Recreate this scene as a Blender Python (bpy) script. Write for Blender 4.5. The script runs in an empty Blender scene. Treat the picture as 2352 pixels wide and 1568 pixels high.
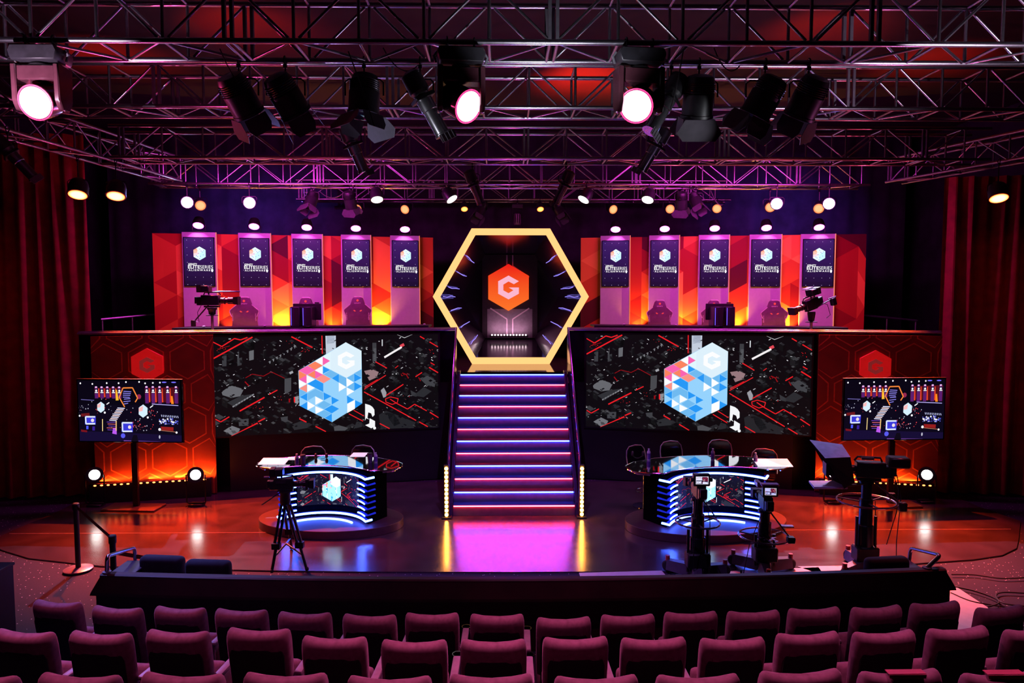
import bpy, bmesh, math, random
from mathutils import Vector, Matrix, Euler, Quaternion
random.seed(7)
scene = bpy.context.scene
COL = scene.collection
V = Vector
PI = math.pi
# ------------------------------------------------------------------ camera
F = 1633.0
PITCH = math.radians(3.644)
YAW = math.radians(0.8)
CAM = V((-0.2, 0.0, 3.7))
FWD = V((math.sin(YAW)*math.cos(PITCH), math.cos(YAW)*math.cos(PITCH), -math.sin(PITCH)))
RGT = V((math.cos(YAW), -math.sin(YAW), 0))
UPV = RGT.cross(FWD)
cd = bpy.data.cameras.new('camera')
cam = bpy.data.objects.new('camera', cd)
COL.objects.link(cam)
cam.location = CAM
cam.rotation_euler = (PI/2 - PITCH, 0, -YAW)
cd.sensor_width = 36.0
cd.lens = F/2352*36.0
cd.clip_start = 0.05
cd.clip_end = 200
scene.camera = cam
def ray(u, v):
    return FWD + RGT*((u-1176)/F) + UPV*((784-v)/F)
def at(u, v, Y):
    d = ray(u, v); return CAM + d*((Y-CAM.y)/d.y)
def atz(u, v, z):
    d = ray(u, v); return CAM + d*((z-CAM.z)/d.z)
# ------------------------------------------------------------------ render look
scene.view_settings.view_transform = 'Standard'
scene.view_settings.look = 'None'
scene.cycles.max_bounces = 5
scene.cycles.diffuse_bounces = 1
scene.cycles.adaptive_threshold = 0.03
scene.cycles.glossy_bounces = 3
scene.cycles.transmission_bounces = 4
scene.cycles.transparent_max_bounces = 8
scene.cycles.caustics_reflective = False
scene.cycles.caustics_refractive = False
scene.cycles.sample_clamp_indirect = 4.0
scene.cycles.use_denoising = True
w = bpy.data.worlds.new('world'); scene.world = w
w.use_nodes = True
w.node_tree.nodes['Background'].inputs[0].default_value = (0.10, 0.012, 0.035, 1)
w.node_tree.nodes['Background'].inputs[1].default_value = 0.012
# ------------------------------------------------------------------ colours and materials
def lin(c):
    c = c/255.0
    return c/12.92 if c <= 0.04045 else ((c+0.055)/1.055)**2.4
def rgb(r, g, b): return (lin(r), lin(g), lin(b), 1.0)
MATS = {}
def mat(name, base=(0.1, 0.1, 0.1), rough=0.5, metal=0.0, spec=0.5, ior=1.5, vary=0.15, scale=12.0, emit=None, strength=1.0, bump=0.0, sheen=0.0, trans=0.0, alpha=1.0, coat=0.0):
    if name in MATS: return MATS[name]
    m = bpy.data.materials.new(name); m.use_nodes = True
    nt = m.node_tree; N = nt.nodes; L = nt.links
    p = N['Principled BSDF']
    p.inputs['Roughness'].default_value = rough
    p.inputs['Metallic'].default_value = metal
    p.inputs['Specular IOR Level'].default_value = spec
    p.inputs['IOR'].default_value = ior
    p.inputs['Coat Weight'].default_value = coat
    p.inputs['Coat Roughness'].default_value = 0.12
    if sheen:
        p.inputs['Sheen Weight'].default_value = sheen
        p.inputs['Sheen Roughness'].default_value = 0.4
        p.inputs['Sheen Tint'].default_value = (base[0]*2+.1, base[1]*2+.1, base[2]*2+.1, 1)
    if trans: p.inputs['Transmission Weight'].default_value = trans
    if alpha < 1: p.inputs['Alpha'].default_value = alpha
    tc = N.new('ShaderNodeTexCoord')
    nz = N.new('ShaderNodeTexNoise'); nz.inputs['Scale'].default_value = scale; nz.inputs['Detail'].default_value = 3
    L.new(tc.outputs['Object'], nz.inputs['Vector'])
    rp = N.new('ShaderNodeValToRGB')
    lo = tuple(max(0, c*(1-vary)) for c in base[:3])+(1,); hi = tuple(min(1, c*(1+vary)) for c in base[:3])+(1,)
    rp.color_ramp.elements[0].color = lo; rp.color_ramp.elements[0].position = .3
    rp.color_ramp.elements[1].color = hi; rp.color_ramp.elements[1].position = .7
    L.new(nz.outputs['Fac'], rp.inputs['Fac'])
    L.new(rp.outputs['Color'], p.inputs['Base Color'])
    if bump:
        b = N.new('ShaderNodeBump'); b.inputs['Strength'].default_value = bump; b.inputs['Distance'].default_value = .01
        L.new(nz.outputs['Fac'], b.inputs['Height']); L.new(b.outputs['Normal'], p.inputs['Normal'])
    if emit:
        p.inputs['Emission Color'].default_value = (*emit[:3], 1)
        p.inputs['Emission Strength'].default_value = strength
    MATS[name] = m
    return m
def glow(name, col, strength=1.0, rim=None, radius=.1):
    """A lit lens or LED: emission, with a second colour toward the rim of a disc of the given radius (object space)."""
    if name in MATS: return MATS[name]
    m = bpy.data.materials.new(name); m.use_nodes = True
    nt = m.node_tree; N = nt.nodes; L = nt.links
    p = N['Principled BSDF']
    p.inputs['Base Color'].default_value = (.02, .02, .02, 1); p.inputs['Roughness'].default_value = .3
    p.inputs['Emission Strength'].default_value = strength
    if rim:
        tc = N.new('ShaderNodeTexCoord'); ln = N.new('ShaderNodeVectorMath'); ln.operation = 'LENGTH'
        L.new(tc.outputs['Object'], ln.inputs[0])
        mr = N.new('ShaderNodeMapRange'); mr.inputs['From Min'].default_value = radius*.6; mr.inputs['From Max'].default_value = radius
        L.new(ln.outputs['Value'], mr.inputs['Value'])
        mx = N.new('ShaderNodeMix'); mx.data_type = 'RGBA'
        mx.inputs[6].default_value = (*col[:3], 1); mx.inputs[7].default_value = (*rim[:3], 1)
        L.new(mr.outputs['Result'], mx.inputs[0]); L.new(mx.outputs[2], p.inputs['Emission Color'])
    else:
        p.inputs['Emission Color'].default_value = (*col[:3], 1)
    MATS[name] = m
    return m
def attr_mat(name, emission=True, rough=.25, strength=1.0, gain=0):
    """Colours from the mesh's own colour attribute: lit screen pictures, or painted print."""
    if name in MATS: return MATS[name]
    m = bpy.data.materials.new(name); m.use_nodes = True
    nt = m.node_tree; N = nt.nodes; L = nt.links
    p = N['Principled BSDF']; p.inputs['Roughness'].default_value = rough
    a = N.new('ShaderNodeAttribute'); a.attribute_name = 'pic'
    p.inputs['Specular IOR Level'].default_value = .15
    if emission:
        p.inputs['Base Color'].default_value = (.01, .01, .01, 1)
        L.new(a.outputs['Color'], p.inputs['Emission Color'])
        p.inputs['Emission Strength'].default_value = strength
    else:
        L.new(a.outputs['Color'], p.inputs['Base Color'])
    MATS[name] = m
    return m
# ------------------------------------------------------------------ mesh building
def basis(d):
    d = V(d).normalized()
    q = V((0, 0, 1)).rotation_difference(d)
    return q.to_matrix()
class MB:
    def __init__(s): s.v = []; s.f = []; s.m = []
    def add(s, vs, fs, m=0):
        o = len(s.v); s.v.extend(V(x) for x in vs)
        for f in fs: s.f.append([i+o for i in f]); s.m.append(m)
        return s
    def box(s, c, size, rot=None, m=0):
        hx, hy, hz = size[0]/2, size[1]/2, size[2]/2
        vs = [V((x*hx, y*hy, z*hz)) for x in (-1, 1) for y in (-1, 1) for z in (-1, 1)]
        if rot is not None: vs = [rot @ p for p in vs]
        c = V(c)
        return s.add([p+c for p in vs], [(0, 1, 3, 2), (4, 6, 7, 5), (0, 4, 5, 1), (2, 3, 7, 6), (0, 2, 6, 4), (1, 5, 7, 3)], m)
    def tube(s, a, b, r, n=10, r2=None, m=0, cap=True):
        a, b = V(a), V(b); r2 = r if r2 is None else r2
        B = basis(b-a)
        vs = [a + B @ V((r*math.cos(2*PI*i/n), r*math.sin(2*PI*i/n), 0)) for i in range(n)] + \
             [b + B @ V((r2*math.cos(2*PI*i/n), r2*math.sin(2*PI*i/n), 0)) for i in range(n)]
        fs = [(i, (i+1) % n, n+(i+1) % n, n+i) for i in range(n)]
        if cap: fs += [tuple(range(n-1, -1, -1)), tuple(range(n, 2*n))]
        return s.add(vs, fs, m)
    def path(s, pts, r, n=8, closed=False, m=0):
        pts = [V(p) for p in pts]; k = len(pts); vs = []; prev = None
        for i, p in enumerate(pts):
            if closed: t = pts[(i+1) % k]-pts[i-1]
            else: t = pts[min(i+1, k-1)]-pts[max(i-1, 0)]
            t.normalize()
            if prev is None:
                B = basis(t); x = B.col[0].copy()
            else:
                x = (prev - t*prev.dot(t)).normalized()
            y = t.cross(x); prev = x
            vs += [p + x*(r*math.cos(2*PI*j/n)) + y*(r*math.sin(2*PI*j/n)) for j in range(n)]
        fs = []
        for i in range(k if closed else k-1):
            a, b = i*n, ((i+1) % k)*n
            fs += [(a+j, a+(j+1) % n, b+(j+1) % n, b+j) for j in range(n)]
        if not closed: fs += [tuple(range(n-1, -1, -1)), tuple(range((k-1)*n, k*n))]
        return s.add(vs, fs, m)
    def lathe(s, prof, o=(0, 0, 0), axis=(0, 0, 1), n=20, m=0, cap=True):
        B = basis(axis); o = V(o); k = len(prof); vs = []
        for r, z in prof:
            vs += [o + B @ V((r*math.cos(2*PI*i/n), r*math.sin(2*PI*i/n), z)) for i in range(n)]
        fs = []
        for j in range(k-1):
            fs += [(j*n+i, j*n+(i+1) % n, (j+1)*n+(i+1) % n, (j+1)*n+i) for i in range(n)]
        if cap: fs += [tuple(range(n-1, -1, -1)), tuple(range((k-1)*n, k*n))]
        return s.add(vs, fs, m)
    def prism(s, poly, d0, d1, fn, m=0, mtop=None):
        """Extrude a 2D polygon between depths d0 and d1; fn(a, b, d) -> 3D point."""
        n = len(poly)
        vs = [fn(a, b, d0) for a, b in poly]+[fn(a, b, d1) for a, b in poly]
        s.add(vs, [(i, (i+1) % n, n+(i+1) % n, n+i) for i in range(n)]+[tuple(range(n-1, -1, -1))], m)
        o = len(s.v)-2*n
        s.f.append([o+n+i for i in range(n)]); s.m.append(m if mtop is None else mtop)
        return s
    def torus(s, c, axis, R, r, n=24, k=8, a0=0, a1=2*PI, m=0):
        B = basis(axis); c = V(c)
        full = abs(a1-a0-2*PI) < 1e-6
        cnt = n if full else n+1
        return s.path([c + B @ V((R*math.cos(a0+(a1-a0)*i/n), R*math.sin(a0+(a1-a0)*i/n), 0)) for i in range(cnt)], r, k, full, m)
    def ball(s, c, r, n=12, k=8, m=0, sc=(1, 1, 1)):
        c = V(c); vs = [c+V((0, 0, r*sc[2]))]
        for j in range(1, k):
            t = PI*j/k
            vs += [c+V((r*sc[0]*math.sin(t)*math.cos(2*PI*i/n), r*sc[1]*math.sin(t)*math.sin(2*PI*i/n), r*sc[2]*math.cos(t))) for i in range(n)]
        vs.append(c-V((0, 0, r*sc[2])))
        fs = [(0, 1+i, 1+(i+1) % n) for i in range(n)]
        for j in range(k-2):
            fs += [(1+j*n+i, 1+(j+1)*n+i, 1+(j+1)*n+(i+1) % n, 1+j*n+(i+1) % n) for i in range(n)]
        e = len(vs)-1; b = 1+(k-2)*n
        fs += [(e, b+(i+1) % n, b+i) for i in range(n)]
        return s.add(vs, fs, m)
    def xf(s, M):
        s.v = [M @ p for p in s.v]; return s
    def mesh(s, name, mats, bevel=0, seg=1, smooth=True, fix=True):
        me = bpy.data.meshes.new(name)
        me.from_pydata([tuple(p) for p in s.v], [], s.f)
        mats = mats if isinstance(mats, (list, tuple)) else [mats]
        for q in mats: me.materials.append(q)
        me.polygons.foreach_set('material_index', s.m)
        if bevel or fix:
            bm = bmesh.new(); bm.from_mesh(me)
            if fix: bmesh.ops.recalc_face_normals(bm, faces=bm.faces)
            if bevel:
                ed = [e for e in bm.edges if len(e.link_faces) == 2 and e.calc_face_angle(0) > .6]
                bmesh.ops.bevel(bm, geom=ed, offset=bevel, segments=seg, affect='EDGES', profile=.5)
            bm.to_mesh(me); bm.free()
        if smooth:
            me.shade_smooth(); me.set_sharp_from_angle(angle=math.radians(38))
        me.update()
        return me
    def build(s, name, mats, parent=None, **k):
        return link(name, s.mesh(name, mats, **k), parent)
def link(name, me, parent=None, M=None):
    o = bpy.data.objects.new(name, me); COL.objects.link(o)
    if parent is not None: o.parent = parent
    if M is not None: o.matrix_local = M
    return o
def tag(o, label=None, cat=None, group=None, kind=None):
    if label: o['label'] = label
    if cat: o['category'] = cat
    if group: o['group'] = group
    if kind: o['kind'] = kind
    return o
def thing(name, label, cat, loc=(0, 0, 0), rotz=0, group=None, scale=1):
    o = bpy.data.objects.new(name, None); COL.objects.link(o)
    o.empty_display_size = .1
    o.location = loc; o.rotation_euler = (0, 0, rotz); o.scale = (scale,)*3
    return tag(o, label, cat, group)
def copy_tree(o, parent=None):
    c = o.copy(); COL.objects.link(c); c.parent = parent
    for ch in o.children: copy_tree(ch, c)
    return c
def ptag(o, label): o['label'] = label; return o
ORD = 'first second third fourth fifth sixth seventh eighth ninth tenth eleventh twelfth thirteenth fourteenth fifteenth sixteenth seventeenth'.split()
# ------------------------------------------------------------------ flat pictures made of coloured polygons
def quadmap(TL, TR, BR, BL):
    """Inverse bilinear: pixel inside a four-cornered picture -> (s, t), t down."""
    def g(x, y):
        s = t = .5
        for _ in range(12):
            px = (1-t)*((1-s)*TL[0]+s*TR[0])+t*((1-s)*BL[0]+s*BR[0]); py = (1-t)*((1-s)*TL[1]+s*TR[1])+t*((1-s)*BL[1]+s*BR[1])
            ax = (1-t)*(TR[0]-TL[0])+t*(BR[0]-BL[0]); bx = (1-s)*(BL[0]-TL[0])+s*(BR[0]-TR[0])
            ay = (1-t)*(TR[1]-TL[1])+t*(BR[1]-BL[1]); by = (1-s)*(BL[1]-TL[1])+s*(BR[1]-TR[1])
            D = ax*by-ay*bx; ex, ey = x-px, y-py
            s += (ex*by-ey*bx)/D; t += (ax*ey-ay*ex)/D
        return s, t
    return g
class Pic:
    """List of (polygon in (s, t), colour, layer)."""
    def __init__(p, g=None): p.g = g or (lambda x, y: (x, y)); p.P = []
    def poly(p, pts, c, layer=1, raw=False):
        q = pts if raw else [p.g(*a) for a in pts]
        p.P.append((q, c, layer)); return p
    def line(p, pts, w, c, layer=2):
        for (x0, y0), (x1, y1) in zip(pts, pts[1:]):
            l = math.hypot(x1-x0, y1-y0) or 1; nx, ny = -(y1-y0)/l*w/2, (x1-x0)/l*w/2
            p.poly([(x0+nx, y0+ny), (x1+nx, y1+ny), (x1-nx, y1-ny), (x0-nx, y0-ny)], c, layer)
        return p
    def rect(p, x0, y0, x1, y1, c, layer=1): return p.poly([(x0, y0), (x1, y0), (x1, y1), (x0, y1)], c, layer)
    def dot(p, x, y, r, c, layer=3, n=8, ry=None):
        ry = ry or r
        return p.poly([(x+r*math.cos(2*PI*i/n), y+ry*math.sin(2*PI*i/n)) for i in range(n)], c, layer)
    def mesh(p, name, fn, material, cuts=0, clip=True, step=.0012):
        bm = bmesh.new(); lay = bm.loops.layers.float_color.new('pic')
        for q, c, layer in p.P:
            if clip: q = [(min(1, max(0, a)), min(1, max(0, b))) for a, b in q]
            try: f = bm.faces.new([bm.verts.new((a, b, layer)) for a, b in q])
            except ValueError: continue
            for lp in f.loops: lp[lay] = c
        for i in range(1, cuts):
            bmesh.ops.bisect_plane(bm, geom=bm.verts[:]+bm.edges[:]+bm.faces[:], plane_co=(i/cuts, 0, 0), plane_no=(1, 0, 0))
        for v in bm.verts: v.co = fn(v.co.x, v.co.y, v.co.z*step)
        me = bpy.data.meshes.new(name); bm.to_mesh(me); bm.free()
        me.materials.append(material)
        return me
GLYPH = [(0, 1.15), (1, .6), (.52, .32), (0, .58), (-.5, .28), (-.5, -.28), (0, -.55), (.47, -.27), (.02, 0), (1, 0), (1, -.6), (0, -1.15), (-1, -.6), (-1, .6)]
def hexpts(R, flat=False, a=0):
    return [(R*math.cos(PI/3*i+(0 if flat else PI/6)), R*math.sin(PI/3*i+(0 if flat else PI/6))) for i in range(6)]
_tx = {}
def text_polys(txt, bold=0.0, space=1.0):
    """Flat letter polygons of a line of text, scaled to cap height 1; returns (polygons, width)."""
    k = (txt, bold, space)
    if k in _tx: return _tx[k]
    cu = bpy.data.curves.new('t', 'FONT'); cu.body = txt; cu.offset = bold; cu.space_character = space; cu.resolution_u = 3
    o = bpy.data.objects.new('t', cu); COL.objects.link(o)
    dg = bpy.context.evaluated_depsgraph_get(); dg.update()
    me = bpy.data.meshes.new_from_object(o.evaluated_get(dg))
    xs = [v.co.x for v in me.vertices]; ys = [v.co.y for v in me.vertices]
    x0, y0, h = min(xs), min(ys), max(ys)-min(ys)
    out = [[((me.vertices[i].co.x-x0)/h, (me.vertices[i].co.y-y0)/h) for i in q.vertices] for q in me.polygons]
    wd = (max(xs)-x0)/h
    bpy.data.objects.remove(o); bpy.data.curves.remove(cu); bpy.data.meshes.remove(me)
    _tx[k] = (out, wd)
    return _tx[k]
# ------------------------------------------------------------------ shared materials
black = mat('black_paint', (.006, .005, .006), .55, vary=.3)
blackgloss = mat('black_gloss', (.006, .005, .007), .12, spec=.6, vary=.3)
blackmetal = mat('black_metal', (.012, .011, .014), .34, metal=.55, vary=.3)
rubber = mat('rubber', (.01, .01, .01), .8)
alu = mat('aluminium_tube', (.40, .38, .43), .28, metal=1.0, vary=.12, scale=30)
chrome = mat('chrome', (.85, .84, .88), .1, metal=1.0, vary=.05)
greymetal = mat('grey_metal', (.3, .3, .34), .38, metal=.8)
wood_dark = mat('dark_wood', (.045, .012, .016), .45, vary=.35, scale=5)
cable_mat = mat('cable_rubber', (.012, .01, .012), .5)
def light(kind, name, loc, col, energy, aim=None, size=.2, spot=60, blend=.5, sy=None):
    ld = bpy.data.lights.new(name, kind); ld.color = col; ld.energy = energy
    if kind == 'AREA':
        ld.size = size
        if sy: ld.shape = 'RECTANGLE'; ld.size_y = sy
    else: ld.shadow_soft_size = 0.0
    if kind == 'SPOT': ld.spot_size = math.radians(spot); ld.spot_blend = blend
    o = bpy.data.objects.new(name, ld); COL.objects.link(o); o.location = loc
    if aim is not None:
        o.rotation_euler = V((0, 0, -1)).rotation_difference((V(aim)-V(loc)).normalized()).to_euler()
    o.visible_camera = True
    return o
# ================================================================== the setting
def struct(name, mb, mats, **k):
    o = mb.build(name, mats, None, **k) if isinstance(mb, MB) else link(name, mb)
    o['kind'] = 'structure'; return o
# --- floors -------------------------------------------------------
def carpet_mat():
    m = bpy.data.materials.new('speckled_carpet'); m.use_nodes = True
    nt = m.node_tree; N = nt.nodes; L = nt.links; p = N['Principled BSDF']
    tc = N.new('ShaderNodeTexCoord'); vo = N.new('ShaderNodeTexVoronoi'); vo.inputs['Scale'].default_value = 17
    L.new(tc.outputs['Object'], vo.inputs['Vector'])
    rp = N.new('ShaderNodeValToRGB'); rp.color_ramp.interpolation = 'CONSTANT'
    rp.color_ramp.elements[0].color = (.75, .62, .72, 1); rp.color_ramp.elements[1].position = .11; rp.color_ramp.elements[1].color = (0, 0, 0, 1)
    L.new(vo.outputs['Distance'], rp.inputs['Fac'])
    nz = N.new('ShaderNodeTexNoise'); nz.inputs['Scale'].default_value = 60
    L.new(tc.outputs['Object'], nz.inputs['Vector'])
    r2 = N.new('ShaderNodeValToRGB'); r2.color_ramp.elements[0].color = (.012, .006, .02, 1); r2.color_ramp.elements[1].color = (.035, .018, .05, 1)
    L.new(nz.outputs['Fac'], r2.inputs['Fac'])
    mx = N.new('ShaderNodeMix'); mx.data_type = 'RGBA'; mx.blend_type = 'ADD'; mx.inputs[0].default_value = 1
    L.new(r2.outputs['Color'], mx.inputs[6]); L.new(rp.outputs['Color'], mx.inputs[7]); L.new(mx.outputs[2], p.inputs['Base Color'])
    p.inputs['Roughness'].default_value = .9
    return m
carpet = carpet_mat()
def stagefloor_mat():
    m = mat('polished_stage_floor', (.06, .034, .042), .2, spec=.9, ior=1.75, vary=.3, scale=2.5)
    nt = m.node_tree; N = nt.nodes; L = nt.links; p = N['Principled BSDF']
    tc = N.new('ShaderNodeTexCoord'); nz = N.new('ShaderNodeTexNoise'); nz.inputs['Scale'].default_value = 1.4; nz.inputs['Detail'].default_value = 5
    mp = N.new('ShaderNodeMapping'); mp.inputs['Scale'].default_value = (1, 4, 1)
    L.new(tc.outputs['Object'], mp.inputs['Vector']); L.new(mp.outputs['Vector'], nz.inputs['Vector'])
    mr = N.new('ShaderNodeMapRange'); mr.inputs['To Min'].default_value = .13; mr.inputs['To Max'].default_value = .26
    L.new(nz.outputs['Fac'], mr.inputs['Value']); L.new(mr.outputs['Result'], p.inputs['Roughness'])
    return m
stagefloor = stagefloor_mat()
struct('floor', MB().box((0, 9, -.07), (26, 24, .1)), carpet)
# polished performance floor with its rounded front corners
edge = [(7, 1263), (66, 1281), (166, 1292), (232, 1299), (400, 1304), (600, 1309), (820, 1312), (1176, 1313), (1560, 1311), (1800, 1308), (2000, 1302), (2119, 1292), (2235, 1284), (2302, 1274), (2335, 1258), (2340, 1236)]
pts = [atz(u, v, 0).xy for u, v in edge]
pts = [(-7.9, 14.0), (-7.86, 12.2), (-7.95, 11.2), (-7.98, 10.6)] + [tuple(p) for p in pts] + [(8.35, 11.4), (8.2, 12.2), (8.2, 14.0)]
struct('floor_stage', MB().prism(pts, -.02, 0, lambda a, b, d: (a, b, d)), stagefloor, smooth=False)
struct('seam_glint_1', MB().prism([(-7.9, 10.995), (-2.6, 10.995), (-2.6, 11.005), (-7.9, 11.005)], .0005, .002, lambda a, b, d: (a, b, d)), mat('seam_reflection', (.5, .3, .3), .3), smooth=False)  # strip coloured as the bright reflection along the floor seam
struct('seam_glint_2', MB().prism([(3.6, 10.995), (7.9, 10.995), (7.9, 11.005), (3.6, 11.005)], .0005, .002, lambda a, b, d: (a, b, d)), mat('seam_reflection'), smooth=False)
# seating terraces
terr = mat('terrace_carpet', (.02, .008, .016), .9)
struct('floor_terrace_1', MB().box((0, 2.6, .155), (22, 5.45, .31)), terr)
struct('floor_terrace_2', MB().box((0, 2.1, .475), (22, 4.3, .33)), terr)
# upper deck and risers
deckm = mat('deck_floor', (.06, .03, .03), .05, spec=1, ior=3.2)
DECK = 2.16
PR = 2.30
def parY(x): return 14.32-.235*max(0, abs(x)-1.15)
dk = [(-9.6, 13.6), (-7.7, 13.6), (-7.7, parY(7.7)+.05), (-1.16, 14.37), (-1.16, 14.02), (1.16, 14.02), (1.16, 14.37), (7.7, parY(7.7)+.05), (7.7, 13.6), (9.6, 13.6), (9.6, 19.3), (-9.6, 19.3)]
struct('floor_deck', MB().prism(dk, 1.98, DECK, lambda a, b, d: (a, b, d)), deckm, smooth=False)
for sgn in (-1, 1):
    ri = [(sgn*1.9, 15.0), (sgn*7.4, 13.9), (sgn*9.2, 13.9), (sgn*9.2, 18.2), (sgn*1.9, 18.2)]
    struct('floor_riser', MB().prism(ri, DECK+.001, PR, lambda a, b, d: (a, b, d)), deckm, smooth=False)
# walls, ceiling
blackdrape = mat('black_masking_drape', (.022, .012, .03), .95, vary=.4, scale=3)
def drape(name, p0, p1, z0, z1, m, amp=.05, pitch=.22, n=None, jitter=.4):
    p0, p1 = V((*p0, 0)), V((*p1, 0)); d = p1-p0; Ld = d.length; t = d/Ld; nrm = V((-t.y, t.x, 0))
    n = n or int(Ld/pitch*10); vs = []; fs = []
    ph = 0; rng = random.Random(sum(map(ord, name)))
    a = amp; seq = []
    for i in range(n+1):
        ph += 2*PI*(Ld/n)/pitch*(1+jitter*(rng.random()-.5)*1.6)
        seq.append((math.sin(ph)*amp+math.sin(ph*.37+1)*amp*.5, math.sin(ph*.8+.6)*amp*1.25))
    rows = 5
    for j in range(rows+1):
        f = j/rows; z = z0+(z1-z0)*f
        for i in range(n+1):
            o = seq[i][0]*f+seq[i][1]*(1-f)
            q = p0+t*(Ld*i/n)+nrm*o; vs.append((q.x, q.y, z))
    W = n+1
    for j in range(rows):
        fs += [(j*W+i, j*W+i+1, (j+1)*W+i+1, (j+1)*W+i) for i in range(n)]
    return MB().add(vs, fs)
struct('wall_back', drape('wall_back', (-10.5, 18.9), (10.5, 18.9), 0, 8.0, blackdrape, .04, .5), blackdrape, fix=False)
struct('wall_left', MB().box((-11.4, 9, 4), (.2, 24, 8)), blackdrape)
struct('wall_right', MB().box((11.4, 9, 4), (.2, 24, 8)), blackdrape)
struct('ceiling', MB().box((0, 9, 8.1), (23, 24, .2)), mat('ceiling_paint', (.010, .0025, .003), .85, vary=.25, scale=1.5))
redvelvet = mat('red_velvet_curtain', (.30, .018, .02), .85, sheen=.15, vary=.25, scale=6)
lc = drape('curtainL', (-11.2, 12.6), (-7.75, 13.15), .02, 6.6, redvelvet, .06, .26)
tag(lc.build('stage_curtain', redvelvet, fix=False), 'pleated dark red velvet stage curtain hanging behind the belt posts', 'curtain', 'red side curtains')
rc = drape('curtainR', (7.95, 13.1), (11.2, 12.6), .02, 5.88, redvelvet, .06, .26)
tag(rc.build('stage_curtain', redvelvet, fix=False), 'pleated red velvet stage curtain lit by the lone orange lamp', 'curtain', 'red side curtains')
# ================================================================== staircase
R_, T_, Y0 = .18, .201, 11.8
def make_stairs():
    t = thing('staircase', 'wide dark staircase with alternating red and blue light strips climbing to the hexagon', 'staircase', (0, Y0, 0))
    tread = mat('stair_tread', (.05, .03, .06), .3, spec=.7); riser = mat('stair_riser', (.07, .05, .09), .35)
    red = glow('red_step_light', (1, .02, .035), 56); blue = glow('blue_step_light', (.02, .06, 1), 70)
    redc = glow('red_step_core', (1, .42, .45), 1.5); bluec = glow('blue_step_core', (.5, .66, 1), 1.5)
    W = 1.03
    for i in range(12):
        z = R_*(i+1); y = T_*i
        MB().box((0, y+.01, z-R_/2-.012), (2*W, .018, R_-.03)).build('riser', riser, t)
        d = T_ if i < 11 else .35
        MB().box((0, y+d/2+.02, z-.012), (2*W, d+.035, .024)).build('tread', tread, t)
        isblue = i % 2 == 1
        st = MB().box((0, y-.012, z-.012), (2*W-.02, .016, .014)).build('light_strip', blue if isblue else red, t)
        ptag(st, 'blue light strip' if isblue else 'red light strip')
        led = MB()
        for k in range(103): led.box((-W+.02+k*.0198, y-.021, z-.012), (.011, .003, .010))
        led.build('diode_row', bluec if isblue else redc, st, smooth=False)
    purple = mat('purple_stringer', (.06, .03, .09), .18, spec=.8)
    glass = bpy.data.materials.new('tinted_glass'); glass.use_nodes = True
    nt = glass.node_tree; nt.nodes.clear()
    o_ = nt.nodes.new('ShaderNodeOutputMaterial'); mx = nt.nodes.new('ShaderNodeMixShader'); tr = nt.nodes.new('ShaderNodeBsdfTransparent'); gl = nt.nodes.new('ShaderNodeBsdfGlossy')
    fr = nt.nodes.new('ShaderNodeFresnel'); fr.inputs[0].default_value = 1.5
    tr.inputs[0].default_value = (.75, .68, .8, 1); gl.inputs[0].default_value = (.8, .7, .9, 1); gl.inputs['Roughness'].default_value = .06
    nt.links.new(fr.outputs[0], mx.inputs[0]); nt.links.new(tr.outputs[0], mx.inputs[1]); nt.links.new(gl.outputs[0], mx.inputs[2]); nt.links.new(mx.outputs[0], o_.inputs[0])
    MATS['tinted_glass'] = glass
    run, rise = T_*11, R_*12
    for sx in (-1, 1):
        x = sx*(W+.03)
        pr = [(-.03, 0), (-.03, R_+.05), (run, rise+.05), (run+.30, rise+.05), (run+.30, 0)]
        MB().prism(pr, x-.025, x+.025, lambda a, b, d: (d, a, b)).build('stringer', purple, t, smooth=False)
        xg = sx*(W+.075)
        pg = [(0, R_+.02), (0, R_+.86), (run+.02, rise+.92), (run+.02, rise+.02)]
        MB().prism(pg, xg-.006, xg+.006, lambda a, b, d: (d, a, b)).build('glass_panel', glass, t, smooth=False)
        MB().path([(xg, -.04, R_+.62), (xg, 0, R_+.86), (xg, run+.02, rise+.92)], .018, 8).build('handrail', mat('purple_rail', (.3, .22, .42), .2, metal=.8), t)
    return t
make_stairs()
# flank walls of the stairwell under the deck
wallblack = mat('black_wall_paint', (.014, .008, .012), .5, vary=.25, scale=3)
for i, sx in enumerate((-1, 1)):
    x0, x1 = 1.16, 5.35
    y0, y1 = parY(x0)+.02, parY(x1)+.02
    w_ = MB().prism([(sx*x0, y0), (sx*x1, y1), (sx*x1, y1+.25), (sx*x0, y0+.25)], 0, 1.975, lambda a, b, d: (a, b, d))
    struct('wall_front_left' if sx < 0 else 'wall_front_right', w_, wallblack, smooth=False)
    y2 = 13.72
    w_ = MB().prism([(sx*5.3, y2), (sx*9.6, y2), (sx*9.6, y2+.2), (sx*5.3, y2+.2)], 0, 1.975, lambda a, b, d: (a, b, d))
    struct('wall_lower_left' if sx < 0 else 'wall_lower_right', w_, wallblack, smooth=False)
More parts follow.
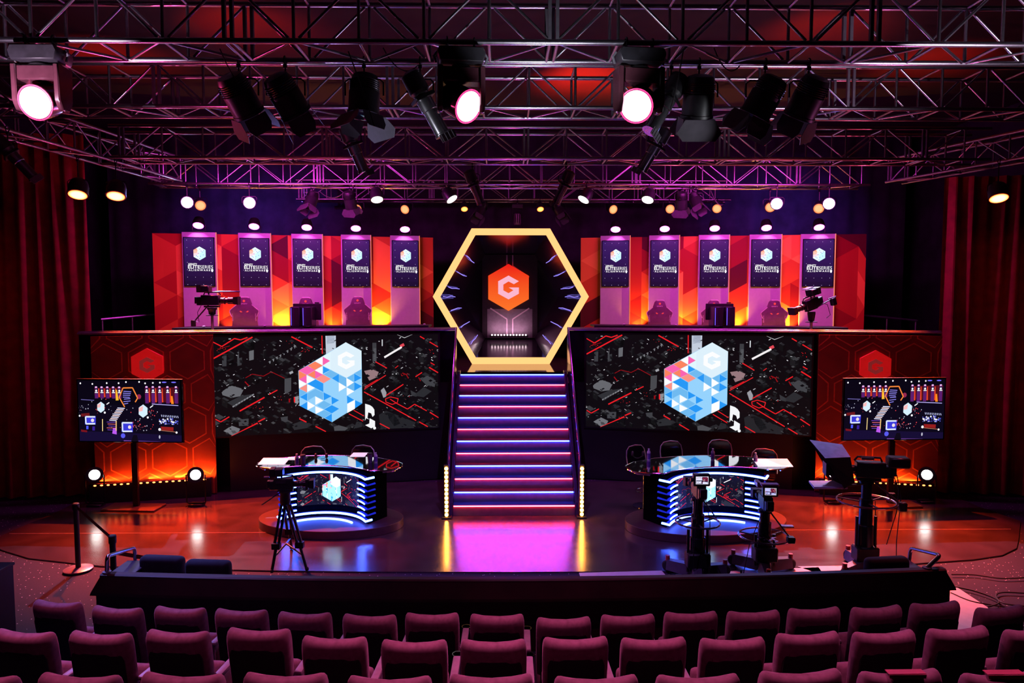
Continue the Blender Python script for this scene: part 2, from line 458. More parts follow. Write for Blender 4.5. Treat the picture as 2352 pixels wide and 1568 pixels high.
# parapets
railm = mat('parapet_rail_metal', (.5, .46, .54), .42, metal=.85)
PZ = 3.075
for sx in (-1, 1):
    t = thing('deck_parapet', 'black parapet with shiny cap rail above the LED wall near the '+('belt posts' if sx < 0 else 'teleprompter camera'), 'parapet', (0, 0, 0), group='deck parapets')
    xa, xb = sx*1.12, sx*7.75
    ya, yb = parY(xa), parY(xb)
    def strip(o, h0, h1, d=.06):
        return MB().prism([(xa, ya+o), (xb, yb+o), (xb, yb+o+d), (xa, ya+o+d)], h0, h1, lambda a, b, e: (a, b, e))
    strip(.0, 1.985, PZ-.065, .05).build('panel', blackgloss, t, smooth=False)
    strip(-.06, PZ-.06, PZ-.022, .13).build('cap_rail', railm, t, bevel=.008)
    strip(-.03, PZ-.018, PZ, .05).build('top_rail', railm, t, bevel=.004)
# faint rails in the dark wings of the deck
for sx, (ua, va, ub, vb) in ((-1, (232, 733, 372, 720)), (1, (1965, 722, 2106, 736))):
    a, b = at(ua, va, 16.2), at(ub, vb, 17.0)
    t = thing('deck_handrail', 'dim dark handrail in the black wing behind the deck, '+('near the left curtain' if sx < 0 else 'near the right curtain'), 'handrail', (0, 0, 0), group='handrails in the deck wings')
    MB().path([a, b], .025).build('top_bar', greymetal, t)
    for f in (0.02, .5, .98):
        p = a.lerp(b, f); MB().tube((p.x, p.y, DECK+(.14 if abs(p.x) < 9.2 else 0)), p-V((0, 0, .03)), .018).build('post', greymetal, t)
# ================================================================== LED wall picture
def circuit_pic():
    g = quadmap((98, 90), (2206, 72), (2208, 932), (128, 1020))
    p = Pic(g); rng = random.Random(3)
    p.poly([(0, 0), (1, 0), (1, 1), (0, 1)], rgb(13, 10, 13), 0, raw=True)
    iso = (math.cos(PI/6), math.sin(PI/6))
    for i in range(190):                                            # dim blocks of the machine city
        x, y = rng.uniform(90, 2200), rng.uniform(90, 980); a, b = rng.uniform(10, 70), rng.uniform(8, 50); h = rng.uniform(5, 70); k = rng.choice((18, 24, 30, 38, 50, 30, 22))
        top = [(x, y), (x+a*iso[0], y+a*iso[1]), (x+a*iso[0]-b*iso[0], y+a*iso[1]+b*iso[1]), (x-b*iso[0], y+b*iso[1])]
        p.poly(top, rgb(k+8, k+8, k+12), .3)
        p.poly([top[3], top[2], (top[2][0], top[2][1]+h), (top[3][0], top[3][1]+h)], rgb(k*.55, k*.55, k*.6), .3)
        p.poly([top[2], top[1], (top[1][0], top[1][1]+h), (top[2][0], top[2][1]+h)], rgb(k*.3, k*.3, k*.34), .3)
    for i in range(230):                                            # specks and little strips
        x, y = rng.uniform(100, 2200), rng.uniform(100, 970); k = rng.choice((60, 90, 130, 180, 225)); l = rng.uniform(4, 26); s = rng.choice((-1, 1, 0))
        p.line([(x, y), (x+l*.87, y+s*l*.5)], rng.uniform(3, 8), rgb(k, k, k+6), .6)
    def blk(pts, k): p.poly(pts, rgb(*(k if isinstance(k, tuple) else (k*.68, k*.68+1, k*.7+4))), .9)
    blk([(180, 600), (260, 540), (330, 560), (375, 575), (345, 640), (270, 655), (190, 630)], 150); blk([(230, 700), (345, 640), (455, 620), (300, 745)], 70)
    for i in range(8): blk([(275+i*24, 735-i*15), (295+i*24, 722-i*15), (300+i*24, 732-i*15), (282+i*24, 746-i*15)], 205)
    for i in range(8): blk([(590+i*32, 325-i*20), (612+i*32, 312-i*20), (612+i*32, 335-i*20), (604+i*32, 340-i*20), (602+i*32, 325-i*20)], 190)
    blk([(200, 965), (270, 915), (345, 945), (330, 985), (280, 1010)], 165); blk([(265, 960), (300, 962), (320, 985), (280, 990)], 30)
    blk([(182, 270), (222, 262), (222, 360), (185, 362)], 85); blk([(420, 222), (462, 212), (462, 300), (422, 310)], 150); blk([(315, 230), (332, 228), (330, 345), (318, 345)], 110)
    blk([(318, 290), (358, 280), (355, 350), (318, 360)], 80); blk([(740, 480), (800, 470), (800, 590), (760, 620), (740, 600)], 105); blk([(780, 420), (812, 405), (820, 425), (790, 440)], 235)
    blk([(330, 860), (420, 850), (420, 915), (335, 920)], 95); blk([(705, 840), (770, 830), (770, 880), (720, 890)], 90); blk([(800, 910), (905, 870), (960, 900), (950, 940), (830, 960)], 62)
    blk([(1480, 410), (1560, 395), (1620, 420), (1600, 470), (1530, 500)], (150, 120, 125)); blk([(2020, 480), (2100, 455), (2180, 500), (2170, 560), (2090, 545)], 95); blk([(1960, 640), (2060, 560), (2140, 600), (2060, 655)], 62)
    blk([(1930, 590), (1990, 620), (1990, 650), (1940, 640)], 78); blk([(1620, 820), (1690, 780), (1980, 890), (1960, 940), (1640, 950)], 52); blk([(1700, 795), (1770, 810), (1830, 900), (1770, 925), (1720, 860)], 12)
    blk([(1560, 150), (1598, 150), (1600, 325), (1560, 320)], 88); blk([(1570, 200), (1598, 198), (1598, 322), (1570, 318)], 135); blk([(1115, 84), (1212, 82), (1214, 250), (1120, 255)], (196, 206, 222)); blk([(1128, 84), (1200, 84), (1200, 150), (1128, 160)], (150, 160, 180))
    blk([(1640, 590), (1670, 565), (1695, 610), (1690, 650), (1665, 660)], 225); blk([(1195, 930), (1240, 915), (1330, 940), (1300, 965), (1200, 968)], 110); blk([(1410, 880), (1460, 890), (1460, 930), (1380, 950)], 60)
    blk([(825, 650), (870, 640), (870, 700), (840, 740)], 205)
    for i in range(420):                                            # fine plating over the blocks
        x, y = rng.uniform(100, 2200), rng.uniform(100, 980); a, c_ = rng.uniform(6, 34), rng.uniform(5, 26); k = rng.choice((8, 12, 16, 26, 44, 70, 14, 10))
        p.poly([(x, y), (x+a*.87, y+a*.5), (x+a*.87-c_*.87, y+a*.5+c_*.5), (x-c_*.87, y+c_*.5)], rgb(k, k, k+3), 1.0)
    Rd = rgb(238, 30, 38); Rm = rgb(150, 12, 20)
    def r(*pt, w=10, c=Rd): p.line(list(pt), w, c, 1.2)
    r((98, 135), (180, 178), (290, 105), (345, 118), (405, 95)); r((105, 290), (450, 92), w=13); r((150, 203), (250, 172), w=5, c=Rm); r((800, 90), (995, 192), w=11); r((1082, 80), (1086, 250), w=9)
    r((340, 780), (560, 652), w=12); r((130, 855), (175, 880), (250, 832), w=9); r((270, 1018), (500, 892), w=12); r((505, 880), (565, 848), w=11); r((390, 470), (450, 435), (550, 455), (620, 415), (740, 475), w=6, c=Rm)
    r((385, 505), (420, 545), w=10, c=Rm); r((600, 626), (675, 585), w=9); r((875, 852), (940, 885), w=11); r((1025, 925), (1120, 975), w=10); r((1335, 808), (1470, 878), w=8); r((1380, 775), (1480, 830), w=7)
    r((1480, 580), (1690, 450), w=7); r((1485, 560), (1610, 490), w=6); r((1480, 605), (1985, 872), w=9); r((1690, 640), (1860, 535), w=9); r((1590, 325), (1700, 385), w=9)
    r((1685, 670), (1735, 652), (1810, 668), (1800, 705), (1750, 722), (1690, 700), (1685, 670), w=7); r((1730, 672), (1800, 715), (1900, 765), (1970, 720), (2090, 782), w=8); r((2120, 795), (2208, 845), w=10); r((2015, 885), (2100, 930), w=9)
    r((1630, 900), (1725, 948), w=9); r((1980, 465), (2045, 425), w=9); r((2115, 378), (2206, 428), w=11); r((2120, 143), (2206, 190), w=9); r((2025, 92), (2070, 116), w=9); r((2130, 335), (2170, 356), w=8); r((1850, 430), (1890, 445), (1910, 480), w=9, c=Rm)
    r((1780, 385), (1810, 362), w=6); r((2010, 470), (2030, 505), w=8, c=Rm); r((785, 665), (785, 700), w=14, c=Rm); r((830, 650), (832, 700), w=12)
    for i in range(60):
        x, y = rng.choice(((170, 200), (800, 140), (930, 220), (700, 660), (500, 740), (1880, 440), (2150, 230), (1880, 660), (490, 905), (2170, 860)))
        p.dot(x+rng.uniform(-45, 45), y+rng.uniform(-20, 20), rng.uniform(2, 4.5), Rd, 1.1, 4)
    p.line([(1675, 285), (1845, 190)], 18, rgb(245, 240, 242), 1.3); p.line([(1800, 68), (1872, 105), (1950, 66)], 5, rgb(215, 215, 220), 1.3); p.line([(1830, 185), (1868, 165)], 26, rgb(225, 70, 84), 1.25)
    p.line([(1655, 120), (1655, 180)], 10, rgb(200, 205, 210), 1.2)
    Wt = rgb(244, 246, 248)                                         # white shapes low on the picture
    p.rect(1487, 690, 1612, 948, rgb(12, 10, 14), 1.3)
    p.poly([(1490, 715), (1535, 728), (1560, 745), (1578, 770), (1580, 820), (1560, 838), (1548, 805), (1520, 795), (1512, 845), (1528, 862), (1500, 850), (1490, 872)], Wt, 1.5); p.poly([(1532, 850), (1585, 878), (1585, 925), (1548, 945), (1490, 915), (1530, 900)], Wt, 1.5); p.dot(1580, 942, 15, Wt, 1.5)
    # big hexagon logo, in pixels of a closer crop
    g2 = lambda q: [g((x/7.125+660-460)*4.055, (y/7.125+770-750)*4.055) for x, y in q]
    def lg(c, *q, lay=2.4): p.poly(g2(q), c, lay, raw=True)
    Lb, Mb_, Bl, Pk, Og, Sm, Wh, Pl = rgb(150, 211, 253), rgb(112, 186, 240), rgb(38, 152, 247), rgb(250, 100, 178), rgb(252, 132, 96), rgb(252, 146, 134), rgb(253, 254, 255), rgb(226, 247, 254)
    lg(Lb, (95, 570), (870, 110), (1132, 250), (1145, 1105), (645, 1415), (118, 1145), lay=2)
    lg(rgb(222, 241, 252), (620, 262), (870, 110), (1132, 250), (1132, 548), (880, 690), (620, 555)); lg(Pl, (490, 340), (620, 262), (620, 555), (492, 490))
    p.poly(g2([(878+a*138, 405-b*127) for a, b in GLYPH]), Wh, 2.8, raw=True)
    lg(Pk, (490, 345), (612, 412), (490, 485), lay=2.7); lg(Wh, (362, 415), (490, 340), (490, 485)); lg(Og, (365, 420), (490, 487), (365, 560), (245, 487)); lg(Pk, (240, 490), (370, 560), (235, 637), (100, 567)); lg(Og, (100, 570), (235, 640), (105, 712)); lg(Pk, (105, 712), (232, 640), (232, 782)); lg(Og, (240, 638), (365, 565), (370, 702)); lg(Pk, (365, 565), (500, 635), (370, 702)); lg(Sm, (500, 635), (625, 705), (505, 775), (375, 705))
    lg(Wh, (360, 565), (490, 495), (490, 635)); lg(Bl, (495, 500), (612, 560), (495, 620)); lg(Wh, (228, 640), (365, 715), (228, 785)); lg(Bl, (245, 785), (370, 712), (500, 780), (500, 920)); lg(Wh, (102, 715), (235, 785), (106, 855)); lg(Sm, (235, 790), (235, 925), (110, 860)); lg(Wh, (240, 790), (365, 850), (240, 920))
    lg(Bl, (640, 695), (755, 625), (755, 765)); lg(Bl, (1010, 620), (1138, 690), (1010, 755)); lg(Bl, (1012, 760), (1140, 828), (1012, 900)); lg(Wh, (880, 690), (1005, 765), (885, 840)); lg(Wh, (755, 765), (880, 840), (755, 915)); lg(Wh, (885, 845), (1012, 910), (888, 980))
    lg(Mb_, (755, 640), (880, 692), (880, 835), (755, 762)); lg(Mb_, (890, 692), (1005, 625), (1005, 755)); lg(Mb_, (505, 632), (620, 562), (750, 628), (632, 695)); lg(Mb_, (1012, 905), (1010, 760), (890, 842)); lg(Mb_, (1010, 612), (1130, 550), (1132, 680)); lg(Mb_, (108, 865), (235, 930), (118, 995))
    lg(Bl, (505, 925), (635, 990), (510, 1055)); lg(Bl, (635, 995), (760, 1055), (640, 1125)); lg(Wh, (370, 990), (500, 1060), (372, 1130)); lg(Wh, (245, 1070), (370, 1145), (245, 1215)); lg(Wh, (370, 1150), (510, 1210), (375, 1280)); lg(Bl, (120, 1000), (240, 935), (240, 1065)); lg(Bl, (125, 1148), (240, 1080), (240, 1210)); lg(Bl, (515, 1205), (640, 1135), (760, 1195), (640, 1270)); lg(Bl, (525, 1345), (640, 1275), (642, 1412))
    lg(Bl, (890, 980), (1010, 1050), (895, 1110)); lg(Wh, (895, 1115), (1022, 1050), (1022, 1195), (895, 1265)); lg(Bl, (1025, 1055), (1145, 1108), (1025, 1188)); lg(Mb_, (400, 1140), (510, 1062), (630, 1125), (510, 1200)); lg(Mb_, (385, 1285), (510, 1215), (635, 1270), (515, 1345)); lg(Mb_, (245, 940), (370, 868), (500, 930), (500, 1050), (370, 985), (250, 1060))
    return p
screenmat = attr_mat('screen_picture', True, .3, 1.0)
CIRC = circuit_pic()
for sx in (-1, 1):
    # the lit face runs along the angled front wall
    Yf = lambda x: parY(x)-.05
    if sx < 0: a, b = at(488, 770, Yf(5.55)), at(1005, 768, Yf(1.9))
    else: a, b = at(1348, 770, Yf(1.75)), at(1863, 771, Yf(5.35))
    xa, xb = a.x, b.x; zt, zb = 2.945, 1.075
    t = thing('led_wall', 'large LED wall showing a blue hexagon logo, '+('behind the desk with the tripod camera' if sx < 0 else 'behind the desk with two pedestal cameras'), 'screen', (0, 0, 0), group='LED walls')
    MB().prism([(xa-.03, parY(xa-.03)-.045), (xb+.03, parY(xb+.03)-.045), (xb+.03, parY(xb+.03)-.002), (xa-.03, parY(xa-.03)-.002)], zb-.03, zt+.03, lambda a_, b_, d: (a_, b_, d)).build('cabinet_frame', black, t, smooth=False)
    def fn(s, q, l): x = xa+(xb-xa)*s; return (x, parY(x)-.047-l, zt+(zb-zt)*q)
    link('screen_image', CIRC.mesh('led_wall_image', fn, screenmat), t)
# ================================================================== honeycomb flats with badges
orangewall = mat('printed_red_flat', (.30, .032, .014), .5, vary=.2, scale=3)
orangeline = mat('printed_orange_line', (.85, .14, .045), .5)
badge = mat('badge_red', (.62, .015, .015), .35, emit=(.9, .01, .012), strength=.42); badgeg = mat('badge_letter', (.3, .05, .05), .4, emit=(.5, .04, .04), strength=.35)
def flat(u0, u1, hexu, hexv, label, bu, bv, blabel):
    def on(u, v, off=.09):
        Y = 13.0
        for _ in range(8): Y = parY(at(u, v, Y).x)-off
        return at(u, v, Y)
    a, b = on(u0, 900), on(u1, 900); xm = (a.x+b.x)/2
    rz = math.atan2(b.y-a.y, b.x-a.x); hw = (b-a).xy.length/2
    t = thing('honeycomb_flat', label, 'scenery panel', (xm, parY(xm)-.09, 0), rz, 'honeycomb scenery panels')
    z0, z1 = .02, 2.985
    MB().box((0, .03, (z0+z1)/2), (2*hw, .05, z1-z0)).build('panel', orangewall, t, smooth=False)
    c = on(hexu, hexv); cx, cz = (c.x-xm)/math.cos(rz), c.z
    P_ = .69; Ri = .347; m = MB()
    for r in range(-2, 6):
        for q in range(-6, 7):
            x = cx+q*P_+(r % 2)*P_/2; z = cz+r*P_*.866
            hp = [(x+px, z+pz) for px, pz in hexpts(Ri)]; hi = [(x+px, z+pz) for px, pz in hexpts(Ri-.026)]
            for k in range(6):
                quad = [hp[k], hp[(k+1) % 6], hi[(k+1) % 6], hi[k]]
                quad = [(min(hw, max(-hw, X)), min(z1, max(z0, Z))) for X, Z in quad]
                A = sum(quad[j][0]*quad[(j+1) % 4][1]-quad[(j+1) % 4][0]*quad[j][1] for j in range(4))
                if abs(A) > 1e-4 and max(X for X, _ in quad)-min(X for X, _ in quad) > 1e-4: m.add([(X, .0035, Z) for X, Z in quad], [(0, 1, 2, 3)])
    m.build('honeycomb_line', orangeline, t, smooth=False)
    s = thing('hexagon_badge', blabel, 'sign', on(bu, bv, .14), rz, 'red hexagon badges')
    MB().prism(hexpts(.305), 0, .045, lambda p, q, d: (p, d, q)).build('plate', badge, s, bevel=.006)
    ptag(MB().prism([(x*.125, y*.125) for x, y in GLYPH], -.012, .0, lambda p, q, d: (p, d, q)).build('letter', badgeg, s, smooth=False), 'dull red letter G')
    return t
flat(212, 492, 390, 1052, 'orange-lit scenery panel with honeycomb lines behind the tripod-side television', 338, 838, 'red hexagon badge with a letter G above the television beside the belt posts')
flat(1878, 2160, 2043, 1052, 'orange-lit scenery panel with honeycomb lines behind the teleprompter camera', 2011, 842, 'red hexagon badge with a letter G above the television behind the teleprompter')
# orange battens at the foot of the flats
diode = glow('orange_diode', (1, .22, .05), 6)
for sx, (ua, ub, lab) in ((-1, (222, 462, 'row of small orange lamps on the floor behind the tripod-side television')), (1, (1905, 2130, 'row of small orange lamps on the floor behind the teleprompter camera'))):
    a, b = at(ua, 1107, 12.75), at(ub, 1107, 12.75); a.y, b.y = parY(a.x)-.22, parY(b.x)-.22
    rz = math.atan2(b.y-a.y, b.x-a.x); L_ = (b-a).xy.length
    t = thing('light_batten', lab, 'light', ((a.x+b.x)/2, (a.y+b.y)/2, 0), rz, 'orange floor battens')
    BT = (a.z+b.z)/2
    MB().box((0, .03, BT/2), (L_+.1, .1, BT)).build('housing', black, t, bevel=.01)
    for k in range(18): MB().ball((-L_/2+(k+.5)*L_/18, -.024, BT-.02), .017, 8, 5, sc=(1.5, 1, .8)).build('bulb', diode, t)
# ================================================================== hexagon portal
def portal():
    YH, RH, ZC = 16.1, 1.765, 3.69
    t = thing('hexagon_portal', 'glowing yellow hexagon gateway with a dark tunnel at the top of the stairs', 'gateway', (0, YH, ZC))
    warm = glow('warm_frame_light', (1, .5, .17), 1.4)
    m = MB(); o = hexpts(RH, True); i_ = hexpts(RH-.165, True)
    for k in range(6):
        a, b, c, d = o[k], o[(k+1) % 6], i_[(k+1) % 6], i_[k]
        q = [a, b, c, d]
        m.add([(x, 0, z) for x, z in q]+[(x, .12, z) for x, z in q], [(0, 1, 2, 3), (7, 6, 5, 4), (0, 4, 5, 1), (1, 5, 6, 2), (2, 6, 7, 3)])
    ptag(m.build('light_frame', warm, t, smooth=False), 'glowing yellow hexagonal frame')
    tun = mat('tunnel_lining', (.012, .007, .016), .16, spec=.9)
    m = MB(); DE = 2.3; r2 = [(x*.78, z*.78) for x, z in i_]
    for k in range(6):
        a, b = i_[k], i_[(k+1) % 6]; c, d = r2[(k+1) % 6], r2[k]
        m.add([(a[0], .1, a[1]), (b[0], .1, b[1]), (c[0], DE, c[1]), (d[0], DE, d[1])], [(0, 1, 2, 3)])
    lining = m.build('tunnel_lining', tun, t, fix=False, smooth=False)
    MB().prism(hexpts((RH-.165)*.78, True), DE, DE+.04, lambda p, q, d: (p, d, q)).build('end_wall', tun, t, smooth=False)
    vio = glow('violet_line_light', (.28, .22, 1), 1.6)
    for sx in (-1, 1):
        for k, (f, up) in enumerate(((.33, 1), (.6, 1), (.85, 1), (1.0, 0), (.78, -1), (.5, -1), (.22, -1))):
            # position on the slanted side walls, from the top corner to the bottom corner
            vx, vz = i_[0][0], 0; cx, cz = i_[1][0], i_[1][1]
            x = cx+(vx-cx)*f; z = (cz*(1-f))*(up if up else 1)
            pts_ = [(sx*(x-.06)*(1-.121*g), .16+g*DE*.55, z*(1-.121*g)+.012*math.sin(g*7+k)) for g in (0, .3, .65, 1)]
            MB().path(pts_, .008, 6).build('line_light', vio, lining)
    # end panel with printed Y-shaped double line; pink light painted on its lower part
    pk = mat('end_panel_lit', (.26, .19, .24), .5); ln = mat('end_panel_line', (.85, .6, .72), .4)
    z0 = -1.07
    pan = MB().box((0, DE-.05, 0.0), (1.42, .03, 2.14)).build('end_panel', mat('end_panel_unlit', (.035, .022, .03), .45), t)
    MB().box((0, DE-.067, -.69), (1.16, .004, .74)).build('lower_lit_patch', pk, pan, smooth=False)  # paler plate imitates lamp light on the panel foot
    m = MB()
    for sx in (-1, 1):
        for a, b in (((sx*.075, z0+.05), (sx*.075, -.58)), ((sx*.075, -.58), (sx*.5, -.30)), ((sx*.075, 1.06), (sx*.075, .78)), ((sx*.075, .78), (sx*.5, .5))):
            dx, dz = b[0]-a[0], b[1]-a[1]; l = math.hypot(dx, dz); nx, nz = -dz/l*.016, dx/l*.016
            m.add([(a[0]+nx, DE-.071, a[1]+nz), (b[0]+nx, DE-.071, b[1]+nz), (b[0]-nx, DE-.071, b[1]-nz), (a[0]-nx, DE-.071, a[1]-nz)], [(0, 1, 2, 3)])
    m.build('panel_line', ln, pan, smooth=False)
    # sign
    s = thing('hexagon_sign', 'bright red and orange hexagon sign with a pale letter G inside the tunnel', 'sign', (at(1168, 660, YH+DE-.13)))
    sm = attr_mat('sign_light', True, .3, 1.0)
    p = Pic(); p.poly([(x/2+.5, .5-y/2) for x, y in hexpts(1)], None, 0, raw=True)
    me = MB().prism(hexpts(.60), 0, .04, lambda p_, q, d: (p_, d, q)).mesh('plate', sm, smooth=False)
    at_ = me.color_attributes.new('pic', 'FLOAT_COLOR', 'CORNER')
    for lp in me.loops:
        z = me.vertices[lp.vertex_index].co.z; f = (z+.6)/1.2
        c0, c1 = rgb(255, 118, 40), rgb(238, 20, 22)
        at_.data[lp.index].color = tuple(c0[j]*(1-f)+c1[j]*f for j in range(3))+(1,)
    link('plate', me, s)
    MB().prism([(x*.265, y*.265) for x, y in GLYPH], -.006, 0, lambda p_, q, d: (p_, d, q)).build('letter', glow('pale_letter', rgb(252, 182, 205), 1.0), s, smooth=False)
    # lamp row at the foot of the end panel
    a = at(1169, 768, YH+DE-.35)
    b = thing('light_batten', 'row of small pinkish white lamps at the foot of the tunnel end', 'light', (a.x, YH+DE-.35, a.z-.055))
    MB().box((0, .02, .01), (.98, .06, .05)).build('housing', black, b, bevel=.01)
    for k in range(12): MB().ball((-.43+k*.078, -.02, .045), .02, 8, 6).build('bulb', glow('pink_white_bulb', (1, .72, .8), 7), b)
    light('AREA', 'tunnel_wash', (a.x, YH+DE-.30, a.z+.05), (1, .55, .78), 3.2, (a.x, YH+DE+.1, a.z+1.0), .9, sy=.05)
portal()
# yellow bulb columns flanking the stairs
amber = glow('amber_bulb', (1, .36, .04), 36); amberc = glow('amber_core', (1, .8, .35), 3)
for u, side in ((1025, 'beside the television-free floor by the tripod camera'), (1337, 'beside the floor toward the pedestal cameras')):
    top, bot = at(u, 1076, Y0-.16), at(u, 1207, Y0-.16)
    t = thing('bulb_column', 'vertical column of twelve amber bulbs at the foot of the stairs, on the '+('left' if u < 1176 else 'right')+' side', 'light', (top.x, Y0-.16, 0), group='amber bulb columns')
    h = top.z
    MB().box((0, .05, h/2+.03), (.09, .07, h+.06)).build('housing', black, t, bevel=.01)
    MB().box((0, .05, .015), (.16, .16, .03)).build('base', black, t, bevel=.006)
    for k in range(12): MB().ball((0, 0, max(.07, bot.z)+(h-max(.07, bot.z))*k/11), .03, 10, 7).build('bulb', amber, t)
# ================================================================== printed backdrop and display columns on the deck
printmat = attr_mat('printed_backdrop', False, .5)
def backY(x): return 17.0-.185*max(0, abs(x)-1.6)
def backdrop(sx, ua, ub):
    a, b = at(ua, 640, 16.4), at(ub, 640, 16.4)
    xa, xb = a.x, b.x
    t = thing('printed_backdrop', 'red and orange triangle-patterned backdrop behind the display columns on the '+('left' if sx < 0 else 'right')+' of the hexagon', 'backdrop panel', (0, 0, 0), group='triangle backdrops')
    rng = random.Random(11 if sx < 0 else 12)
    z0, z1 = PR, 5.08; W = abs(xb-xa); H = z1-z0
    p = Pic(); p.poly([(0, 0), (1, 0), (1, 1), (0, 1)], (.42, .02, .012, 1), 0, raw=True)
    s = .54; hgt = s*math.sqrt(3)/2
    tones = [(.60, .10, .02), (.82, .22, .04), (.26, .012, .012), (.085, .005, .012), (.42, .035, .014), (.95, .34, .06)]
    for c in range(-1, int(W/hgt)+2):
        for r in range(-2, int(2*H/s)+3):
            x0, x1 = c*hgt, (c+1)*hgt; y = r*s/2
            if (c+r) % 2: tri = [(x0, y-s/2), (x0, y+s/2), (x1, y)]
            else: tri = [(x1, y-s/2), (x1, y+s/2), (x0, y)]
            # large-scale drift of tone so that the triangles gather into bigger darker or brighter shapes
            k = math.sin(c*1.3+r*.35+sx)+math.sin(r*.8-c*.6)*.8+rng.uniform(-.7, .7)
            col = tones[3] if k < -1.2 else tones[2] if k < -.6 else tones[4] if k < .1 else tones[0] if k < .8 else tones[1] if k < 1.5 else tones[5]
            q = [(x/W, y_/H) for x, y_ in tri]
            if max(a_ for a_, _ in q) <= 0 or min(a_ for a_, _ in q) >= 1 or max(b_ for _, b_ in q) <= 0 or min(b_ for _, b_ in q) >= 1: continue
            p.poly(q, (*col, 1), 1, raw=True)
    x_lo, x_hi = min(xa, xb), max(xa, xb)
    link('print', p.mesh('backdrop_print', lambda q, r, l: (x_lo+(x_hi-x_lo)*q, backY(x_lo+(x_hi-x_lo)*q)-.012-l, z1+(z0-z1)*r), printmat), t)
    MB().prism([(xa, backY(xa)-.01), (xb, backY(xb)-.01), (xb, backY(xb)+.04), (xa, backY(xa)+.04)], z0, z1, lambda q, r, d: (q, r, d)).build('panel', wallblack, t, smooth=False)
    return t
backdrop(-1, 381, 990); backdrop(1, 1340, 1958)
# --- the ten display columns ------------------------------------------------
white_panel = mat('white_laminate', (.46, .40, .48), .45, vary=.04)
def tvpic():
    p = Pic(); g0, g1 = rgb(46, 24, 92), rgb(10, 8, 34)
    n = 10
    for i in range(n):
        f = i/n; p.poly([(0, f), (1, f), (1, f+1/n), (0, f+1/n)], tuple(g0[k]*(1-f)+g1[k]*f for k in range(3))+(1,), 0, raw=True)
    A = 107/66.0; q = lambda x, y: (x, y)
    for r in range(7):
        for c in range(4):
            y = .05+r*.155
            if 1 <= r <= 4 and c in (1, 2): continue
            p.dot(.1+c*.265, y, .010, rgb(205, 200, 235), 1, 6, ry=.010/A)
    R = .235; cx, cy = .52, .325                                        # hexagon logo
    hx = [(cx+x*R, cy-y*R/A) for x, y in hexpts(1)]
    p.poly(hx, rgb(226, 250, 255), 1)
    p.poly([hx[2], (cx, cy), hx[3]], rgb(248, 214, 224), 1.3); p.poly([hx[2], ((hx[1][0]+hx[2][0])/2, (hx[1][1]+hx[2][1])/2), (cx-.06, cy-.05), hx[2]], rgb(250, 165, 130), 1.5)
    p.poly([hx[2], (cx-.05, cy-.06), (cx-.1, cy-.01), ((hx[2][0]+hx[3][0])/2, (hx[2][1]+hx[3][1])/2)], rgb(252, 190, 170), 1.6)
    p.poly([(cx, cy), hx[0], hx[5], hx[4]], rgb(198, 240, 252), 1.3)
    for dx, dy, c in ((.02, -.09, 1), (.1, -.03, 1), (.13, .03, 1), (-.03, .0, 2), (.03, .06, 1), (.0, .11, 2), (-.1, .05, 1), (-.06, .07, 2), (.06, -.05, 2), (.15, -.06, 1)):
        p.poly([(cx+dx-.02, cy+dy-.012), (cx+dx+.024, cy+dy), (cx+dx-.02, cy+dy+.012)], rgb(130, 175, 225) if c == 1 else rgb(165, 150, 215), 1.8)
    def txt(s, x, y, h, bold, wid=None, sp=1.0):
        P_, wd = text_polys(s, bold, sp); k = h if wid is None else wid/wd
        for t_ in P_: p.poly([(x+a*k, y-b*h/A) for a, b in t_], rgb(255, 255, 255), 2.2, raw=True)
    txt('GFINITY', .13, .575, .07, .022, .30); txt('ELITE', .12, .645, .115, .018, .40); txt('SERIES', .53, .645, .115, -.006, .43); txt('ALIENWARE', .14, .695, .06, .02, .72, 1.5)
    p.poly([(.93+.045*math.cos(a)*(1 if math.sin(a) < 0 else .75), .683+.032*math.sin(a)) for a in [i*2*PI/14 for i in range(14)]], rgb(255, 255, 255), 2.2)
    return p
TVP = tvpic(); tvme = None
maglens = glow('magenta_lens', (1.6, .85, 1.6), 4, rim=(1.4, .06, 1.3), radius=.112)
proto_col = proto_lamp = None
cols = [(-1, 460, 423, 498, 533), (-1, 587, 550, 622, 535), (-1, 707, 669, 739, 537), (-1, 819, 784, 852, 539), (-1, 931, 898, 965, 541),
        (1, 1413, 1380, 1448, 541), (1, 1525, 1491, 1560, 540), (1, 1639, 1604, 1673, 539), (1, 1757, 1721, 1792, 538), (1, 1877, 1839, 1914, 537)]
COLS = []
